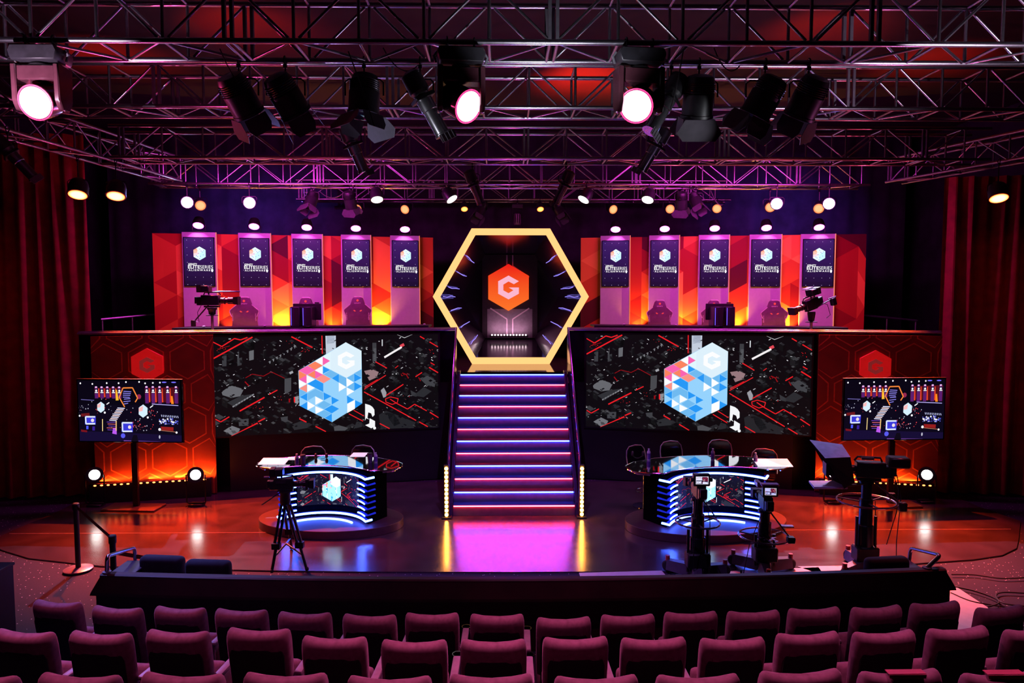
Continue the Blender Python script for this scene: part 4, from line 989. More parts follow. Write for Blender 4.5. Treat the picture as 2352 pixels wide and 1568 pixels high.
# ================================================================== overhead trusses
CR = .026
meshcache = {}
def tube_mesh(key, L_, r, n=10):
    if key not in meshcache: meshcache[key] = MB().tube((0, 0, 0), (0, 0, L_), r, n).mesh(key.split('#')[0], alu)
    return meshcache[key]
def place_tube(name, a, b, r, parent, n=10):
    a, b = V(a), V(b); L_ = (b-a).length; key = '%s#%.3f_%.3f' % (name, L_, r)
    return link(name, tube_mesh(key, L_, r, n), parent, Matrix.Translation(a) @ basis(b-a).to_4x4())
plate = mat('truss_plate', (.22, .2, .24), .4, metal=.9)
def truss(label, a, b, w, h, bay, shift=0.0, group=None, joint=5, top_diag=False, rbrace=.0135):
    """Box truss from a to b (positions of the lower near chord); w = depth away, h = height."""
    a, b = V(a), V(b); d = b-a; L_ = d.length; ang = math.atan2(d.y, d.x)
    t = thing('box_truss', label, 'truss', a, ang, group)
    C4 = [(0, 0), (w, 0), (0, h), (w, h)]
    for y, z in C4: place_tube('chord', (0, y, z), (L_, y, z), CR, t, 14)
    n = int((L_-shift)/bay)
    for k in range(n+1):
        x = shift+k*bay
        if k % joint == 0:                                            # module joint: paired plates
            for y in (0, w):
                for s in (-1, 1): link('joint_upright', meshcache.setdefault('jp%.3f' % h, MB().box((0, 0, h/2), (.03, .036, h-2*CR+.004)).mesh('joint_upright', plate)), t, Matrix.Translation((x+s*.034, y, 0)))
            for s in (-1, 1): place_tube('joint_cross', (x+s*.034, CR, 0), (x+s*.034, w-CR, 0), .016, t)
        else:
            for y in (0, w): place_tube('upright', (x, y, CR), (x, y, h-CR), .0155, t)
            place_tube('cross_tube', (x, CR, 0), (x, w-CR, 0), .0145, t); place_tube('cross_tube', (x, CR, h), (x, w-CR, h), .0145, t)
        if k < n:
            up = k % 2 == 0; e = .045
            for y in (0, w): place_tube('diagonal_brace', (x+e, y, CR if up else h-CR), (x+bay-e, y, h-CR if up else CR), rbrace, t)
            place_tube('floor_brace', (x+e, CR if up else w-CR, 0), (x+bay-e, w-CR if up else CR, 0), rbrace, t)
            if top_diag: place_tube('top_brace', (x+e, CR if up else w-CR, h), (x+bay-e, w-CR if up else CR, h), rbrace, t)
    return t
ZT = 5.95
A0 = at(1176, 97, 6.47)
YA, YB, YC, YD, YE = 6.47, 8.78, 11.85, 14.75, 17.2
ZA, ZB, ZC_, ZD, ZE = [at(1176, v, Y).z for v, Y in ((97, YA), (247, YB), (363, YC), (423, YD), (458, YE))]
truss('nearest and largest overhead box truss carrying the two pink moving lamps', (-5.6, YA, ZA), (5.6, YA, ZA), .52, .52, .575, .11, 'overhead box trusses')
truss('second box truss from the audience, just above the fresnel lamps', (-7.2, YB, ZB), (7.2, YB, ZB), .5, .5, .56, .05, 'overhead box trusses')
truss('third box truss from the audience, red-lit along its lower chords', (-6.6, YC, ZC_), (7.9, YC, ZC_), .5, .5, .66, .2, 'overhead box trusses', rbrace=.013)
truss('fourth box truss from the audience, carrying the row of white lamps above the deck', (-7.4, YD, ZD), (7.4, YD, ZD), .5, .5, .66, .1, 'overhead box trusses', rbrace=.013)
truss('farthest short box truss above the hexagon, carrying the orange lamps', (-5.1, YE, ZE), (5.3, YE, ZE), .45, .45, .62, .1, 'overhead box trusses', rbrace=.013)
sl0, sl1 = at(-60, 312, 9.6), at(420, 432, 15.0)
truss('side box truss running back over the red curtain by the belt posts', (sl0.x, sl0.y, ZD+.02), (sl1.x+.2, 14.5, ZD+.02), .45, .45, .6, .1, 'overhead box trusses', top_diag=True)
sr0, sr1 = at(2420, 372, 11.2), at(2000, 432, 14.6)
truss('side box truss running back over the red curtain by the lone orange lamp', (sr1.x+.25, 14.5, ZD+.02), (sr0.x+.3, sr0.y, ZD+.02), .45, .45, .6, .1, 'overhead box trusses', top_diag=True)
# ================================================================== hanging lamps
def clamp(t, drop):
    m = MB().torus((0, 0, 0), (1, 0, 0), CR+.012, .008, 18, 6, PI*.12, PI*1.9)
    m.box((0, 0, -CR-.03), (.035, .03, .035)).tube((0, 0, -CR-.03), (0, 0, -drop), .009, 8)
    return m.build('clamp', blackmetal, t)
def aimM(pos, d, roll=0):
    """Local +z along d."""
    return Matrix.Translation(pos) @ basis(d).to_4x4() @ Matrix.Rotation(roll, 4, 'Z')
PARTS = {}
def part(key, make, mats, **k):
    if key not in PARTS: PARTS[key] = make().mesh(key, mats, **k)
    return PARTS[key]
def yoke_between(t, z0, c, half, r=.008):
    """U-shaped yoke hanging from (0,0,z0) to pivots beside c."""
    y = c[1]; return MB().path([(-half+c[0], y, c[2]), (-half+c[0]*.6, y*.4, z0-.03), (-half*.8, 0, z0), (half*.8, 0, z0), (half+c[0]*.6, y*.4, z0-.03), (half+c[0], y, c[2])], r, 6).build('yoke', blackmetal, t)
fb = mat('lamp_housing', (.012, .011, .014), .42, vary=.3); flapm = mat('barn_door_steel', (.10, .085, .11), .4, metal=.3)
darklens = mat('dark_lens', (.02, .02, .04), .05, spec=.9)
def fresnel(loc, d, label, group, L_=.34, r=.125, drop=.20, lens=None, roll=0, spread=.5, pale=False):
    t = thing('fresnel_spotlight', label, 'stage lamp', loc, 0, group); d = V(d).normalized()
    clamp(t, drop); c = V((0, 0, -drop-.16)); yoke_between(t, -drop, c, r+.035)
    M = aimM(c, d, roll)
    link('housing', part('fresnel_housing%.2f' % r, lambda: MB().lathe([(r*.45, -L_*.55), (r*.8, -L_*.5), (r*.92, -L_*.36), (r*.92, -L_*.1), (r, -L_*.08), (r, L_*.42), (r*1.06, L_*.43), (r*1.06, L_*.5)], n=20), fb), t, M)
    fins = MB()
    for k in range(6): fins.torus((0, 0, -L_*.34+k*L_*.05), (0, 0, 1), r*.95, .006, 20, 5)
    link('cooling_fins', part('fresnel_fins%.2f' % r, lambda: fins, blackmetal), t, M)
    link('lens', part('fresnel_lens%.2f' % r, lambda: MB().lathe([(.001, L_*.5+.012), (r*.6, L_*.5+.01), (r*.95, L_*.5+.001)], n=20, cap=False), lens or darklens), t, M)
    e = r*1.02
    for k in range(4):
        big = k % 2 == 0; wd0, wd1, ln = (e*.95, e*1.45, r*1.35) if big else (e*.75, e*.8, r*1.15)
        link('barn_door', part('barn_door%.2f%d%d' % (r, big, pale and k == 0), lambda: MB().prism([(-wd0, 0), (wd0, 0), (wd1, ln*.62), (wd1*.72, ln), (-wd1*.72, ln), (-wd1, ln*.62)], -.002, .002, lambda a, b, q: (a, q, b)), mat('lit_look_barn_door', (.30, .31, .37), .5, emit=(.3, .31, .4), strength=.12) if pale and k == 0 else flapm, smooth=False), t,  # front light on one flap put into its lighter, faintly emissive colour
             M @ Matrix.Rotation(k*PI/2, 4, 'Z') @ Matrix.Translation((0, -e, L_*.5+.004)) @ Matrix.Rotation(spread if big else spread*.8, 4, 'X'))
    return t
def profile(loc, d, label, group, L_=.62, r=.085, drop=.17, roll=0):
    t = thing('profile_spotlight', label, 'stage lamp', loc, 0, group); d = V(d).normalized()
    clamp(t, drop); c = V((0, 0, -drop-.13)); yoke_between(t, -drop, c, r+.04)
    M = aimM(c+d*L_*.18, d, roll)
    link('lamp_house', part('profile_house%.2f' % L_, lambda: MB().lathe([(r*.5, -L_*.52), (r*1.15, -L_*.47), (r*1.2, -L_*.2), (r*.95, -L_*.16)], n=18), fb), t, M)
    link('lens_tube', part('profile_tube%.2f' % L_, lambda: MB().lathe([(r*.95, -L_*.16), (r*.95, L_*.1), (r*.84, L_*.11), (r*.84, L_*.46), (r*.95, L_*.47), (r*.95, L_*.5)], n=18), mat('profile_tube_gloss', (.22, .21, .24), .25, metal=.9)), t, M)
    link('gate_collar', part('profile_collar%.2f' % L_, lambda: MB().box((0, 0, -L_*.1), (r*2.5, r*2.1, L_*.06)), blackmetal, bevel=.006), t, M)
    g = MB().box((0, -r*1.05, L_*.55), (r*1.9, .008, L_*.12))
    for k in range(4): g.box((-r*.7+k*r*.47, -r*1.1, L_*.55), (.006, .012, L_*.11))
    link('gel_frame', part('profile_gel%.2f' % L_, lambda: g, flapm), t, M)
    link('lens', part('profile_lens%.2f' % L_, lambda: MB().lathe([(.001, L_*.5), (r*.8, L_*.495)], n=18, cap=False), darklens), t, M)
    return t
def par(loc, d, label, lensmat, lr=.105, group=None, L_=.24, drop=.22, chord=True, name='par_spotlight'):
    t = thing(name, label, 'stage lamp', loc, 0, group); d = V(d).normalized()
    if chord: clamp(t, drop)
    c = V((0, 0, -drop-.13)); yoke_between(t, -drop, c, lr+.04, .007)
    M = aimM(c, d)
    link('housing', part('par_housing%.3f' % lr, lambda: MB().lathe([(lr*.55, -L_*.55), (lr*.9, -L_*.4), (lr*1.1, -L_*.1), (lr*1.1, L_*.4), (lr*1.16, L_*.41), (lr*1.16, L_*.5), (lr*1.02, L_*.5)], n=20), fb), t, M)
    o = link('lens', part('par_lens_%s%.3f' % (lensmat.name, lr), lambda: MB().lathe([(.001, .004), (lr*.6, .003), (lr, 0)], n=22, cap=False), lensmat), t, M @ Matrix.Translation((0, 0, L_*.5+.003)))
    return t, t.matrix_basis @ V(c+d*(L_*.5+.05))
pinklens = glow('pink_lens', (2.2, 1.3, 1.7), 4, rim=(2.2, .12, .55), radius=.158)
def moving_head(loc, d, label, pan, group=None, s=1.0):
    t = thing('moving_head_spotlight', label, 'stage lamp', loc, pan, group); t.scale = (s,)*3
    for x in (-.12, .12):
        m = MB().torus((x, 0, 0), (1, 0, 0), CR/s+.012, .008, 18, 6, PI*.12, PI*1.9); m.box((x, 0, -CR-.035), (.03, .03, .05)); m.build('clamp', blackmetal, t)
    MB().prism([(-.19, 0), (.19, 0), (.215, -.05), (.19, -.13), (-.19, -.13), (-.215, -.05)], -.13, .13, lambda a, b, q: (a, q, b-.075)).build('base', fb, t, bevel=.01)
    for x in (-.225, .225): MB().path([(x*.93, 0, -.09), (x*1.06, 0, -.13), (x*.98, 0, -.19)], .012, 6).build('handle', greymetal, t)
    M3 = Matrix.Rotation(-pan, 3, 'Z'); dl = (M3 @ V(d)).normalized()
    MB().lathe([(.075, -.21), (.1, -.23)], n=16).build('turntable', black, t)
    for x in (-.185, .185): MB().prism([(-.11, -.23), (.11, -.23), (.10, -.54), (.05, -.62), (-.05, -.62), (-.10, -.54)], x-.025, x+.025, lambda a, b, q: (q, a, b)).build('arm', mat('arm_shell', (.05, .015, .022), .15), t, bevel=.01)
    MB().box((0, 0, -.30), (.40, .17, .13)).build('arm_bridge', mat('arm_shell'), t, bevel=.012)
    c = V((0, 0, -.53)); M = aimM(c, dl) @ Matrix.Scale(.9, 4)
    link('head', part('moving_head_shell', lambda: MB().lathe([(.07, -.23), (.13, -.20), (.16, -.08), (.168, .06), (.172, .115), (.165, .12)], n=26), mat('arm_shell')), t, M)
    ring = link('lens_ring', part('moving_ring', lambda: MB().torus((0, 0, .12), (0, 0, 1), .163, .006, 28, 6), glow('pink_rim', (2, .08, .4), 1.2)), t, M)
    link('lens', part('moving_lens', lambda: MB().lathe([(.001, .03), (.08, .022), (.158, 0)], n=28, cap=False), pinklens), t, M @ Matrix.Translation((0, 0, .118)))
    R_ = Matrix.Rotation(pan, 3, 'Z')
    return t, V(loc)+R_ @ (c+dl*.2)*s
PINK = []
for u, v, d, lab in ((92, 84, (-.02, -.93, -.36), 'glowing pink moving lamp hanging at the end of the nearest truss beside the curtain'), (1058, 96, (.62, -.55, -.42), 'glowing pink moving lamp on the nearest truss, beside the slim profile lamp and lit-flap fresnel'), (1468, 99, (-.33, -.78, -.40), 'glowing pink moving lamp on the nearest truss, crossed by a slim profile lamp')):
    p = at(u, v, YA); p.z = ZA
    PINK.append(moving_head(p, d, lab, 0 if u < 1000 else .12, 'pink moving lamps on the nearest truss', 1.0))
YAr, YBr = YA+.52, YB+.5
GF = 'fresnel lamps on the nearest truss'
fres = [((548, 146), (.30, .55, -.80), 'black fresnel lamp with closed flaps, farthest toward the single pink lamp by the curtain'), ((655, 146), (.38, .5, -.78), 'black fresnel lamp with open flaps, second from the pink lamp by the curtain'), ((836, 146), (-.04, -.10, -1), 'fresnel lamp with one pale, lit-looking flap facing the seats'),
        ((1606, 149), (.0, .35, -.93), 'black fresnel lamp hanging straight down beside the crossed profile lamp'), ((1758, 149), (-.42, .30, -.85), 'fresnel lamp with white-glinting housing tilted toward the hexagon'), ((1858, 150), (-.25, .5, -.83), 'black fresnel lamp outermost of the three beyond the crossed profile lamp')]
for (u, v), d, lab in fres:
    p = at(u, v, YAr); p.z = ZA
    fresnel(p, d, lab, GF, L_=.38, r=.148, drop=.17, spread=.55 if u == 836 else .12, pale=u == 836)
GPf = 'slim profile lamps'
for (u, v, Y, Z), d, lab in (((965, 146, YAr, ZA), (.48, .10, -.87), 'slim black profile lamp beside the pink lamp nearest the hexagon'), ((1542, 148, YAr, ZA), (-.50, -.22, -.86), 'slim profile lamp crossing in front of the right-hand pink lamp'), ((806, 268, YBr, ZB), (.35, .2, -.9), 'slim profile lamp on the second truss below the lit-flap fresnel'), ((1512, 270, YBr, ZB), (-.48, .2, -.86), 'slim profile lamp on the second truss below the crossed pink lamp'),
                       ((1085, 371, YC+.5, ZC_), (.35, .3, -.88), 'dark profile lamp on the third truss pointing inward, nearest the white lamp over the hexagon'), ((1300, 371, YC+.5, ZC_), (-.4, .3, -.87), 'dark profile lamp on the third truss, leaning the opposite way above the hexagon')):
    p = at(u, v, Y); p.z = Z
    profile(p, d, lab, GPf, L_=.66 if Y < 8 else .6)
p = V((sl0.x+.75, 9.9, ZD+.02)); q = at(12, 372, 10.2)
# white, orange and blue lamps above the deck
whiteL = glow('white_lens', (1.0, 1.0, .95), 5); orangeL = glow('orange_lens', (1.3, .62, .25), 1.0, rim=(1.2, .25, .05), radius=.105); orsmall = glow('small_orange_lens', (1.5, .55, .12), 2.2, rim=(1.3, .2, .02), radius=.08)
blueL = glow('blue_white_lens', (1.6, 1.7, 3.2), 6); redor = glow('red_orange_lens', (3, .9, .3), 3, rim=(2.4, .12, .01), radius=.14)
lampinfo = []
for u, d, lab in ((866, (.18, -.42, -.89), 'above the fourth display column on the tripod side'), (1035, (.55, -.3, -.8), 'above the hexagon on the tripod side'), (1343, (-.5, -.3, -.8), 'above the hexagon on the pedestal side'), (1488, (-.3, -.45, -.85), 'between the first two display columns on the pedestal side')):
    v = {866: 457, 1035: 450, 1343: 450, 1488: 458}[u]
    p = at(u-d[0]*8, v, YD); p.z = ZD
    lampinfo.append(('white', par(p, d, 'white lamp on the fourth truss '+lab, whiteL, .118, 'white lamps above the deck', .26, max(.08, ZD-at(u, v, YD).z-.24))))
for u, v, d, lab in ((820, 479, (.02, -.93, -.35), 'above the fourth display column from the tripod side'), (933, 480, (-.25, -.9, -.35), 'above the column nearest the hexagon on the tripod side'), (1405, 480, (.3, -.88, -.35), 'above the column nearest the hexagon on the pedestal side'), (1539, 479, (-.02, -.93, -.35), 'above the second column right of the hexagon'), (1650, 478, (-.3, -.88, -.35), 'above the third column right of the hexagon'),
                    (455, 470, (.4, -.8, -.4), 'half hidden by the blue-white beam nearest the tripod-side curtain'), (1772, 474, (-.2, -.85, -.4), 'half hidden by the inner blue-white lamp right of the hexagon'), (1886, 477, (-.4, -.8, -.4), 'half hidden by the outermost blue-white beam')):
    Y = YE if 800 < u < 1700 else YD+.5; Z = ZE if 800 < u < 1700 else ZD
    p = at(u, v, Y-.1); p = V((p.x, Y, Z))
    lampinfo.append(('orange', par(p, d, 'round orange stage lamp '+lab, orangeL, .105, 'orange lamps above the deck', .24, max(.05, Z-at(u, v, Y).z-.15))))
for u, v, lab in ((1066, 468, 'tripod'), (1240, 467, 'pedestal')):
    p = at(u, v, YE); p.z = ZE
    lampinfo.append(('small', par(p, (.1, -.6, -.75), 'small orange lamp over the hexagon on its %s side' % lab, orsmall, .08, 'orange lamps above the deck', .2, max(.03, ZE-at(u, v, YE).z-.16))))
for u, v, lab in ((430, 467, 'nearest the tripod-side curtain'), (573, 468, 'above the second column left of the hexagon group'), (1784, 470, 'above the fourth column right of the hexagon'), (1904, 470, 'nearest the curtain with the lone orange lamp')):
    p = at(u, v, YD); p.z = ZD; tgt = V((0, 6, 2.0))
    lampinfo.append(('blue', par(p, (CAM+V((0, 0, .4))-p), 'dazzling blue-white stage lamp '+lab, blueL, .11, 'blue-white lamps on the fourth truss', .24, max(.04, ZD-at(u, v, YD).z-.15))))
for (u, v, Y), lab in (((181, 449, 12.1), 'outermost of the pair over the tripod-side curtain'), ((268, 452, 12.4), 'inner of the pair over the tripod-side curtain'), ((2291, 457, 12.2), 'alone over the curtain beyond the teleprompter camera')):
    p = at(u, v, Y); q = V((p.x, Y, ZD+.02))
    lampinfo.append(('red', par(q, (.12 if u < 1000 else -.12, -.42, -.9), 'red-orange stage lamp '+lab, redor, .14, 'red-orange side lamps', .28, max(.05, q.z-p.z-.26))))
GE = 'dark flapped lamps on the farthest truss'
for u, v, d, lab in ((715, 428, (-.15, -.45, -.88), 'dark lamp with a purple-lit flap above the third column left of the hexagon'), (1104, 440, (-.35, -.5, -.8), 'dark lamp with a dim flap above the hexagon, tripod side'), (1284, 440, (.35, -.5, -.8), 'dark lamp with a dim flap above the hexagon, pedestal side'), (1598, 432, (.25, -.5, -.85), 'dark lamp with a purple-lit flap above the second gap right of the hexagon')):
    Y = YE if 1000 < u < 1400 else YD+.5; Z = ZE if 1000 < u < 1400 else ZD
    p = at(u, v, Y); fresnel(V((p.x, Y, Z)), d, lab, GE, L_=.36, r=.125, drop=.10, spread=.2)
for u, lab in ((803, 'dark unlit lamp beside the orange lamp above the fourth column'), (1566, 'dark unlit lamp beside the orange lamp above the second column right of the hexagon')):
    p = at(u, 424, YD+.5); fresnel(V((p.x, YD+.5, ZD)), (.1, .4, -.9), lab, GE, L_=.34, r=.115, drop=.10, spread=.1)
# moving lamp hanging over the hexagon
p = at(1190, 470, 16.4)
t = thing('hanging_moving_light', 'dark unlit moving lamp hanging over the top edge of the hexagon', 'stage lamp', (p.x, YE, ZE))
clamp(t, .12); MB().box((0, 0, -.17), (.26, .22, .1)).build('base', fb, t, bevel=.012)
for s in (-1, 1): MB().box((s*.11, 0, -.33), (.03, .1, .26)).build('arm', blackmetal, t, bevel=.008)
m = MB().lathe([(.05, .12), (.085, .1), (.09, -.12), (.075, -.16)], (0, 0, -.45), n=18); m.build('head', mat('violet_sheen_housing', (.09, .04, .08), .3), t)
for s in (-1, 0, 1): MB().box((s*.055, -.085, -.46), (.012, .02, .2)).build('cooling_rib', blackmetal, t)
# profile lamp by the curtain
pz = V((sl0.x+.6, 9.75, ZD+.02)); pz = at(20, 372, 10.1); pz.z = ZD+.02
d_ = V((sl1.x+.2-sl0.x, 14.5-sl0.y, 0)).normalized()
profile(pz, (.6, .2, -.75), 'large dark profile lamp at the side truss against the red curtain', GPf, L_=.7)
# cables looped along the trusses
def cable(pts, label, r=.007, group='loose cables on the trusses', name='cable'):
    o = MB().path(pts, r, 6).build(name, cable_mat); tag(o, label, 'cable', group); return o
def sag(a, b, dip, n=10): return [V(a).lerp(V(b), i/n)-V((0, 0, dip*4*(i/n)*(1-i/n))) for i in range(n+1)]
for (ua, va), (ub, vb), Y, dip, lab in (((505, 112), (548, 190), YA+.3, .03, 'thin cable dropping from the nearest truss to the first closed-flap fresnel'), ((800, 118), (860, 290), YA+.25, -.02, 'thin pale cable from the nearest truss to the lit-flap fresnel'), ((880, 110), (960, 150), YA+.45, .12, 'slack cable near the profile lamp on the nearest truss'), ((1570, 112), (1540, 250), YA+.3, .05, 'thin cable curving to the straight-hanging fresnel'), ((1640, 110), (1700, 150), YA+.4, .12, 'slack cable loop on the nearest truss above the tilted fresnel')):
    cable(sag(at(ua, va, Y), at(ub, vb, Y+.05), dip), lab, .006)
for (ua, va), (ub, vb), lab in (((735, 440), (790, 442), 'thin orange-lit cable between lamps above the fourth column left'), ((1552, 432), (1600, 445), 'thin cable loop above the second column right of the hexagon'), ((1630, 430), (1660, 470), 'thin orange-lit cable loop by the third column right of the hexagon')):
    cable(sag(at(ua, va, YD+.6), at(ub, vb, YD+.6), .12), lab, .01)
# ================================================================== theatre seats
plush = mat('plum_plush', (.34, .14, .20), .9, sheen=.5, vary=.18, scale=25); shellm = mat('seat_shell', (.012, .007, .010), .6); armm = mat('arm_laminate', (.42, .24, .30), .45)
ironm = mat('seat_iron', (.02, .018, .022), .5, metal=.5)
def make_seat():
    t = thing('theatre_seat', '', 'theatre seat', (0, 0, 0))
    # padded back, lofted as stacked rounded rectangles; the top edge dips slightly in the middle
    def sect(z, hw, ht, y, dip=0, n=40):
        out = []
        for i in range(n):
            a = 2*PI*i/n; ca, sa = math.cos(a), math.sin(a); e = .36
            x = hw*math.copysign(abs(ca)**e, ca); yy = ht*math.copysign(abs(sa)**.55, sa)
            out.append((x, y+yy+.03*(1-(x/hw)**2)*-1, z+dip*((x/hw)**2)))
        return out
    lv = [(.40, .232, .050, -.20, 0), (.60, .240, .056, -.235, 0), (.76, .243, .060, -.262, 0), (.845, .243, .063, -.276, .002), (.885, .241, .061, -.282, .008), (.912, .235, .052, -.284, .014), (.926, .224, .036, -.284, .018), (.932, .208, .016, -.284, .019)]
    n = 40; vs = []; fs = []
    for z, hw, ht, y, dp in lv: vs += sect(z, hw, ht, y, dp)
    for j in range(len(lv)-1): fs += [(j*n+i, j*n+(i+1) % n, (j+1)*n+(i+1) % n, (j+1)*n+i) for i in range(n)]
    fs += [tuple(range(n-1, -1, -1)), tuple(range((len(lv)-1)*n, len(lv)*n))]
    me = MB().add(vs, fs).mesh('backrest', plush); me.set_sharp_from_angle(angle=2.5)
    b = link('backrest', me, t)
    for s in (-1, 1): MB().path([(s*.168, -.318, .70), (s*.168, -.342, .80), (s*.168, -.350, .86), (s*.167, -.340, .905), (s*.165, -.312, .931), (s*.164, -.262, .931)], .0035, 5).build('seam', mat('plum_seam', (.26, .06, .10), .9), b)
    sh = []
    for z, hw, y in ((.22, .20, -.255), (.5, .208, -.292), (.76, .208, -.332), (.80, .195, -.336), (.815, .17, -.336)):
        sh.append([(-hw, y-.004, z), (-hw*.5, y-.022, z), (0, y-.028, z), (hw*.5, y-.022, z), (hw, y-.004, z)])
    vs = [p for r in sh for p in r]; vs += [(x, y+.014, z) for x, y, z in vs]; fs = []
    for j in range(4):
        for i in range(4):
            a = j*5+i; fs += [(a, a+1, a+6, a+5), (25+a, 25+a+5, 25+a+6, 25+a+1)]
    rim = [0, 1, 2, 3, 4, 9, 14, 19, 24, 23, 22, 21, 20, 15, 10, 5]
    fs += [(rim[i], rim[(i+1) % 16], 25+rim[(i+1) % 16], 25+rim[i]) for i in range(16)]
    ptag(MB().add(vs, fs).build('back_shell', shellm, t), 'black plastic back shell')
    MB().box((0, -.07, .40), (.45, .38, .11), Euler((1.28, 0, 0)).to_matrix()).build('seat_cushion', plush, t, bevel=.04, seg=3)
    ar = MB().box((.274, -.04, .585), (.062, .40, .035)); a_ = ar.build('armrest', armm, t, bevel=.012, seg=2)
    MB().prism([(-.22, .0), (.06, .0), (.13, .56), (-.23, .56)], 0.252, .296, lambda a, b, d: (d, a, b)).build('arm_panel', armm, a_, bevel=.006)
    MB().torus((.274, .205, .585), (0, 0, 1), .042, .008, 20, 6).lathe([(.034, -.075), (.04, -.07), (.042, 0)], (.274, .205, .585), n=16, cap=False).build('cup_holder', blackgloss, a_, fix=False)
    MB().box((0, -.02, .19), (.08, .12, .36)).box((0, -.02, .012), (.22, .26, .022)).build('pedestal', ironm, t, bevel=.006)
    return t
rows = [('front row', 0.0, .92, [(140, 1384), (278, 1396), (420, 1397), (558, 1404), (703, 1411), (852, 1416), (993, 1411), (1143, 1415), (1293, 1420), (1441, 1414), (1585, 1406), (1727, 1404), (1868, 1400), (2008, 1396), (2143, 1387), (2290, 1395)]),
        ('middle row', .31, 1.245, [(66, 1452), (237, 1458), (415, 1451), (598, 1448), (772, 1466), (953, 1472), (1134, 1474), (1320, 1467), (1500, 1467), (1680, 1466), (1851, 1457), (2027, 1455), (2196, 1447), (2365, 1445)]),
        ('nearest row', .64, 1.59, [(-38, 1552), (190, 1553), (425, 1552), (658, 1549), (896, 1559), (1128, 1558), (1367, 1557), (1602, 1553), (1836, 1546), (2066, 1549), (2300, 1552)])]
st = None
for rn, zf, zt, ls in rows:
    for i, (u, v) in enumerate(ls):
        if st is None: st = make_seat(); c = st
        else: c = copy_tree(st)
        p = atz(u, v, zt); rz = -math.radians(2.1)*p.x*-1
        c.location = (p.x, p.y+.30, zf); c.rotation_euler = (random.uniform(-.012, .012), 0, rz+random.uniform(-.02, .02)); c.scale = (.98, .98, (zt-zf)/.945)
        tag(c, 'plum plush theatre seat in the %s, %s from the left' % (rn, ORD[i]), 'theatre seat', 'theatre seats, '+rn)
leaf = mat('red_leaflet', (.6, .05, .12), .5)
for u, v, lab in ((2085, 1551, 'red folded leaflet laid over the tenth seat of the nearest row'), (2312, 1552, 'red folded leaflet laid over the last seat of the nearest row')):
    p = atz(u, v, 1.60); t = thing('leaflet', lab, 'leaflet', (p.x, p.y+.02, 1.60), 0, 'red leaflets on seats')
    MB().prism([(-.105, -.02), (.105, -.018), (.103, .03), (-.103, .028)], 0, .004, lambda a, b, d: (a, b, d+.006)).build('sheet', leaf, t); MB().prism([(-.104, .0), (.104, .0), (.102, .022), (-.102, .02)], -.003, 0, lambda a, b, d: (a, -.021+d, .006-b)).build('folded_edge', leaf, t)
# ================================================================== pit barrier with its low seats and rails
fasc = mat('barrier_cap_laminate', (.045, .012, .02), .5, vary=.25, scale=4); barp = mat('barrier_panel_wood', (.035, .008, .012), .5, vary=.3, scale=4)
def barY(x): return 7.20+.0105*x*x
BZ = .772
def barrier():
    t = thing('pit_barrier', 'long curved dark barrier between the plush seats and the stage', 'barrier', (0, 0, 0))
    xl, xr = atz(243, 1309, BZ).x, atz(2166, 1302, BZ).x
    xs = [xl+(xr-xl)*i/40 for i in range(41)]
    def sweep(name, prof, m, e0=0, e1=0):
        """prof: list of (offset toward the stage, z, extra length at the ends)."""
        n = len(prof); vs = []
        for i, x in enumerate(xs):
            for o, z, ex in prof:
                X = x+(-ex if i == 0 else ex if i == 40 else 0); vs.append((X, barY(X)+o, z))
        fs = []
        for i in range(40): fs += [(i*n+j, i*n+(j+1) % n, (i+1)*n+(j+1) % n, (i+1)*n+j) for j in range(n)]
        fs += [tuple(range(n)), tuple(range(40*n+n-1, 40*n-1, -1))]
        return MB().add(vs, fs).build(name, m, t, smooth=False)
    sweep('cap', [(-.02, BZ-.03, 0), (-.02, BZ-.012, 0), (.0, BZ, 0), (.07, BZ, 0), (.07, BZ-.05, .03), (.07, BZ-.22, .10), (-.05, BZ-.22, .10), (-.05, BZ-.19, .09)], fasc)
    sweep('panel', [(.0, .001, .06), (.0, BZ-.222, .06), (.08, BZ-.222, .06), (.08, .001, .06)], barp)
    sweep('kick_line', [(-.012, .30, .06), (-.012, .33, .06), (-.001, .33, .06), (-.001, .30, .06)], black)
    return t, xl, xr
BAR, bxl, bxr = barrier()
lounge = mat('dark_blue_plush', (.03, .04, .07), .9, sheen=.5, vary=.2)
def make_lounge():
    t = thing('low_seat', '', 'seat', (0, 0, 0))
    MB().box((0, 0, .50), (.52, .15, .50)).build('backrest', lounge, t, bevel=.06, seg=4); MB().box((0, .30, .30), (.50, .48, .16)).build('seat_cushion', lounge, t, bevel=.05, seg=3)
    MB().box((0, .22, .11), (.46, .5, .2)).build('base', black, t)
    return t
ls = None
for u, v, lab in ((370, 1277, 'low dark seat behind the barrier next to the grab rail by the belt posts'), (476, 1287, 'low dark seat behind the barrier, second from the grab rail by the belt posts'), (2040, 1280, 'low dark seat behind the barrier beside the teleprompter pedestal')):
    if ls is None: ls = make_lounge(); c = ls
    else: c = copy_tree(ls)
    p = atz(u, v, .755); c.location = (p.x, p.y+.03, .0); c.location.y = max(p.y+.03, barY(p.x)+.34); c.rotation_euler = (0, 0, .03*p.x)
    tag(c, lab, 'seat', 'low seats behind the barrier')
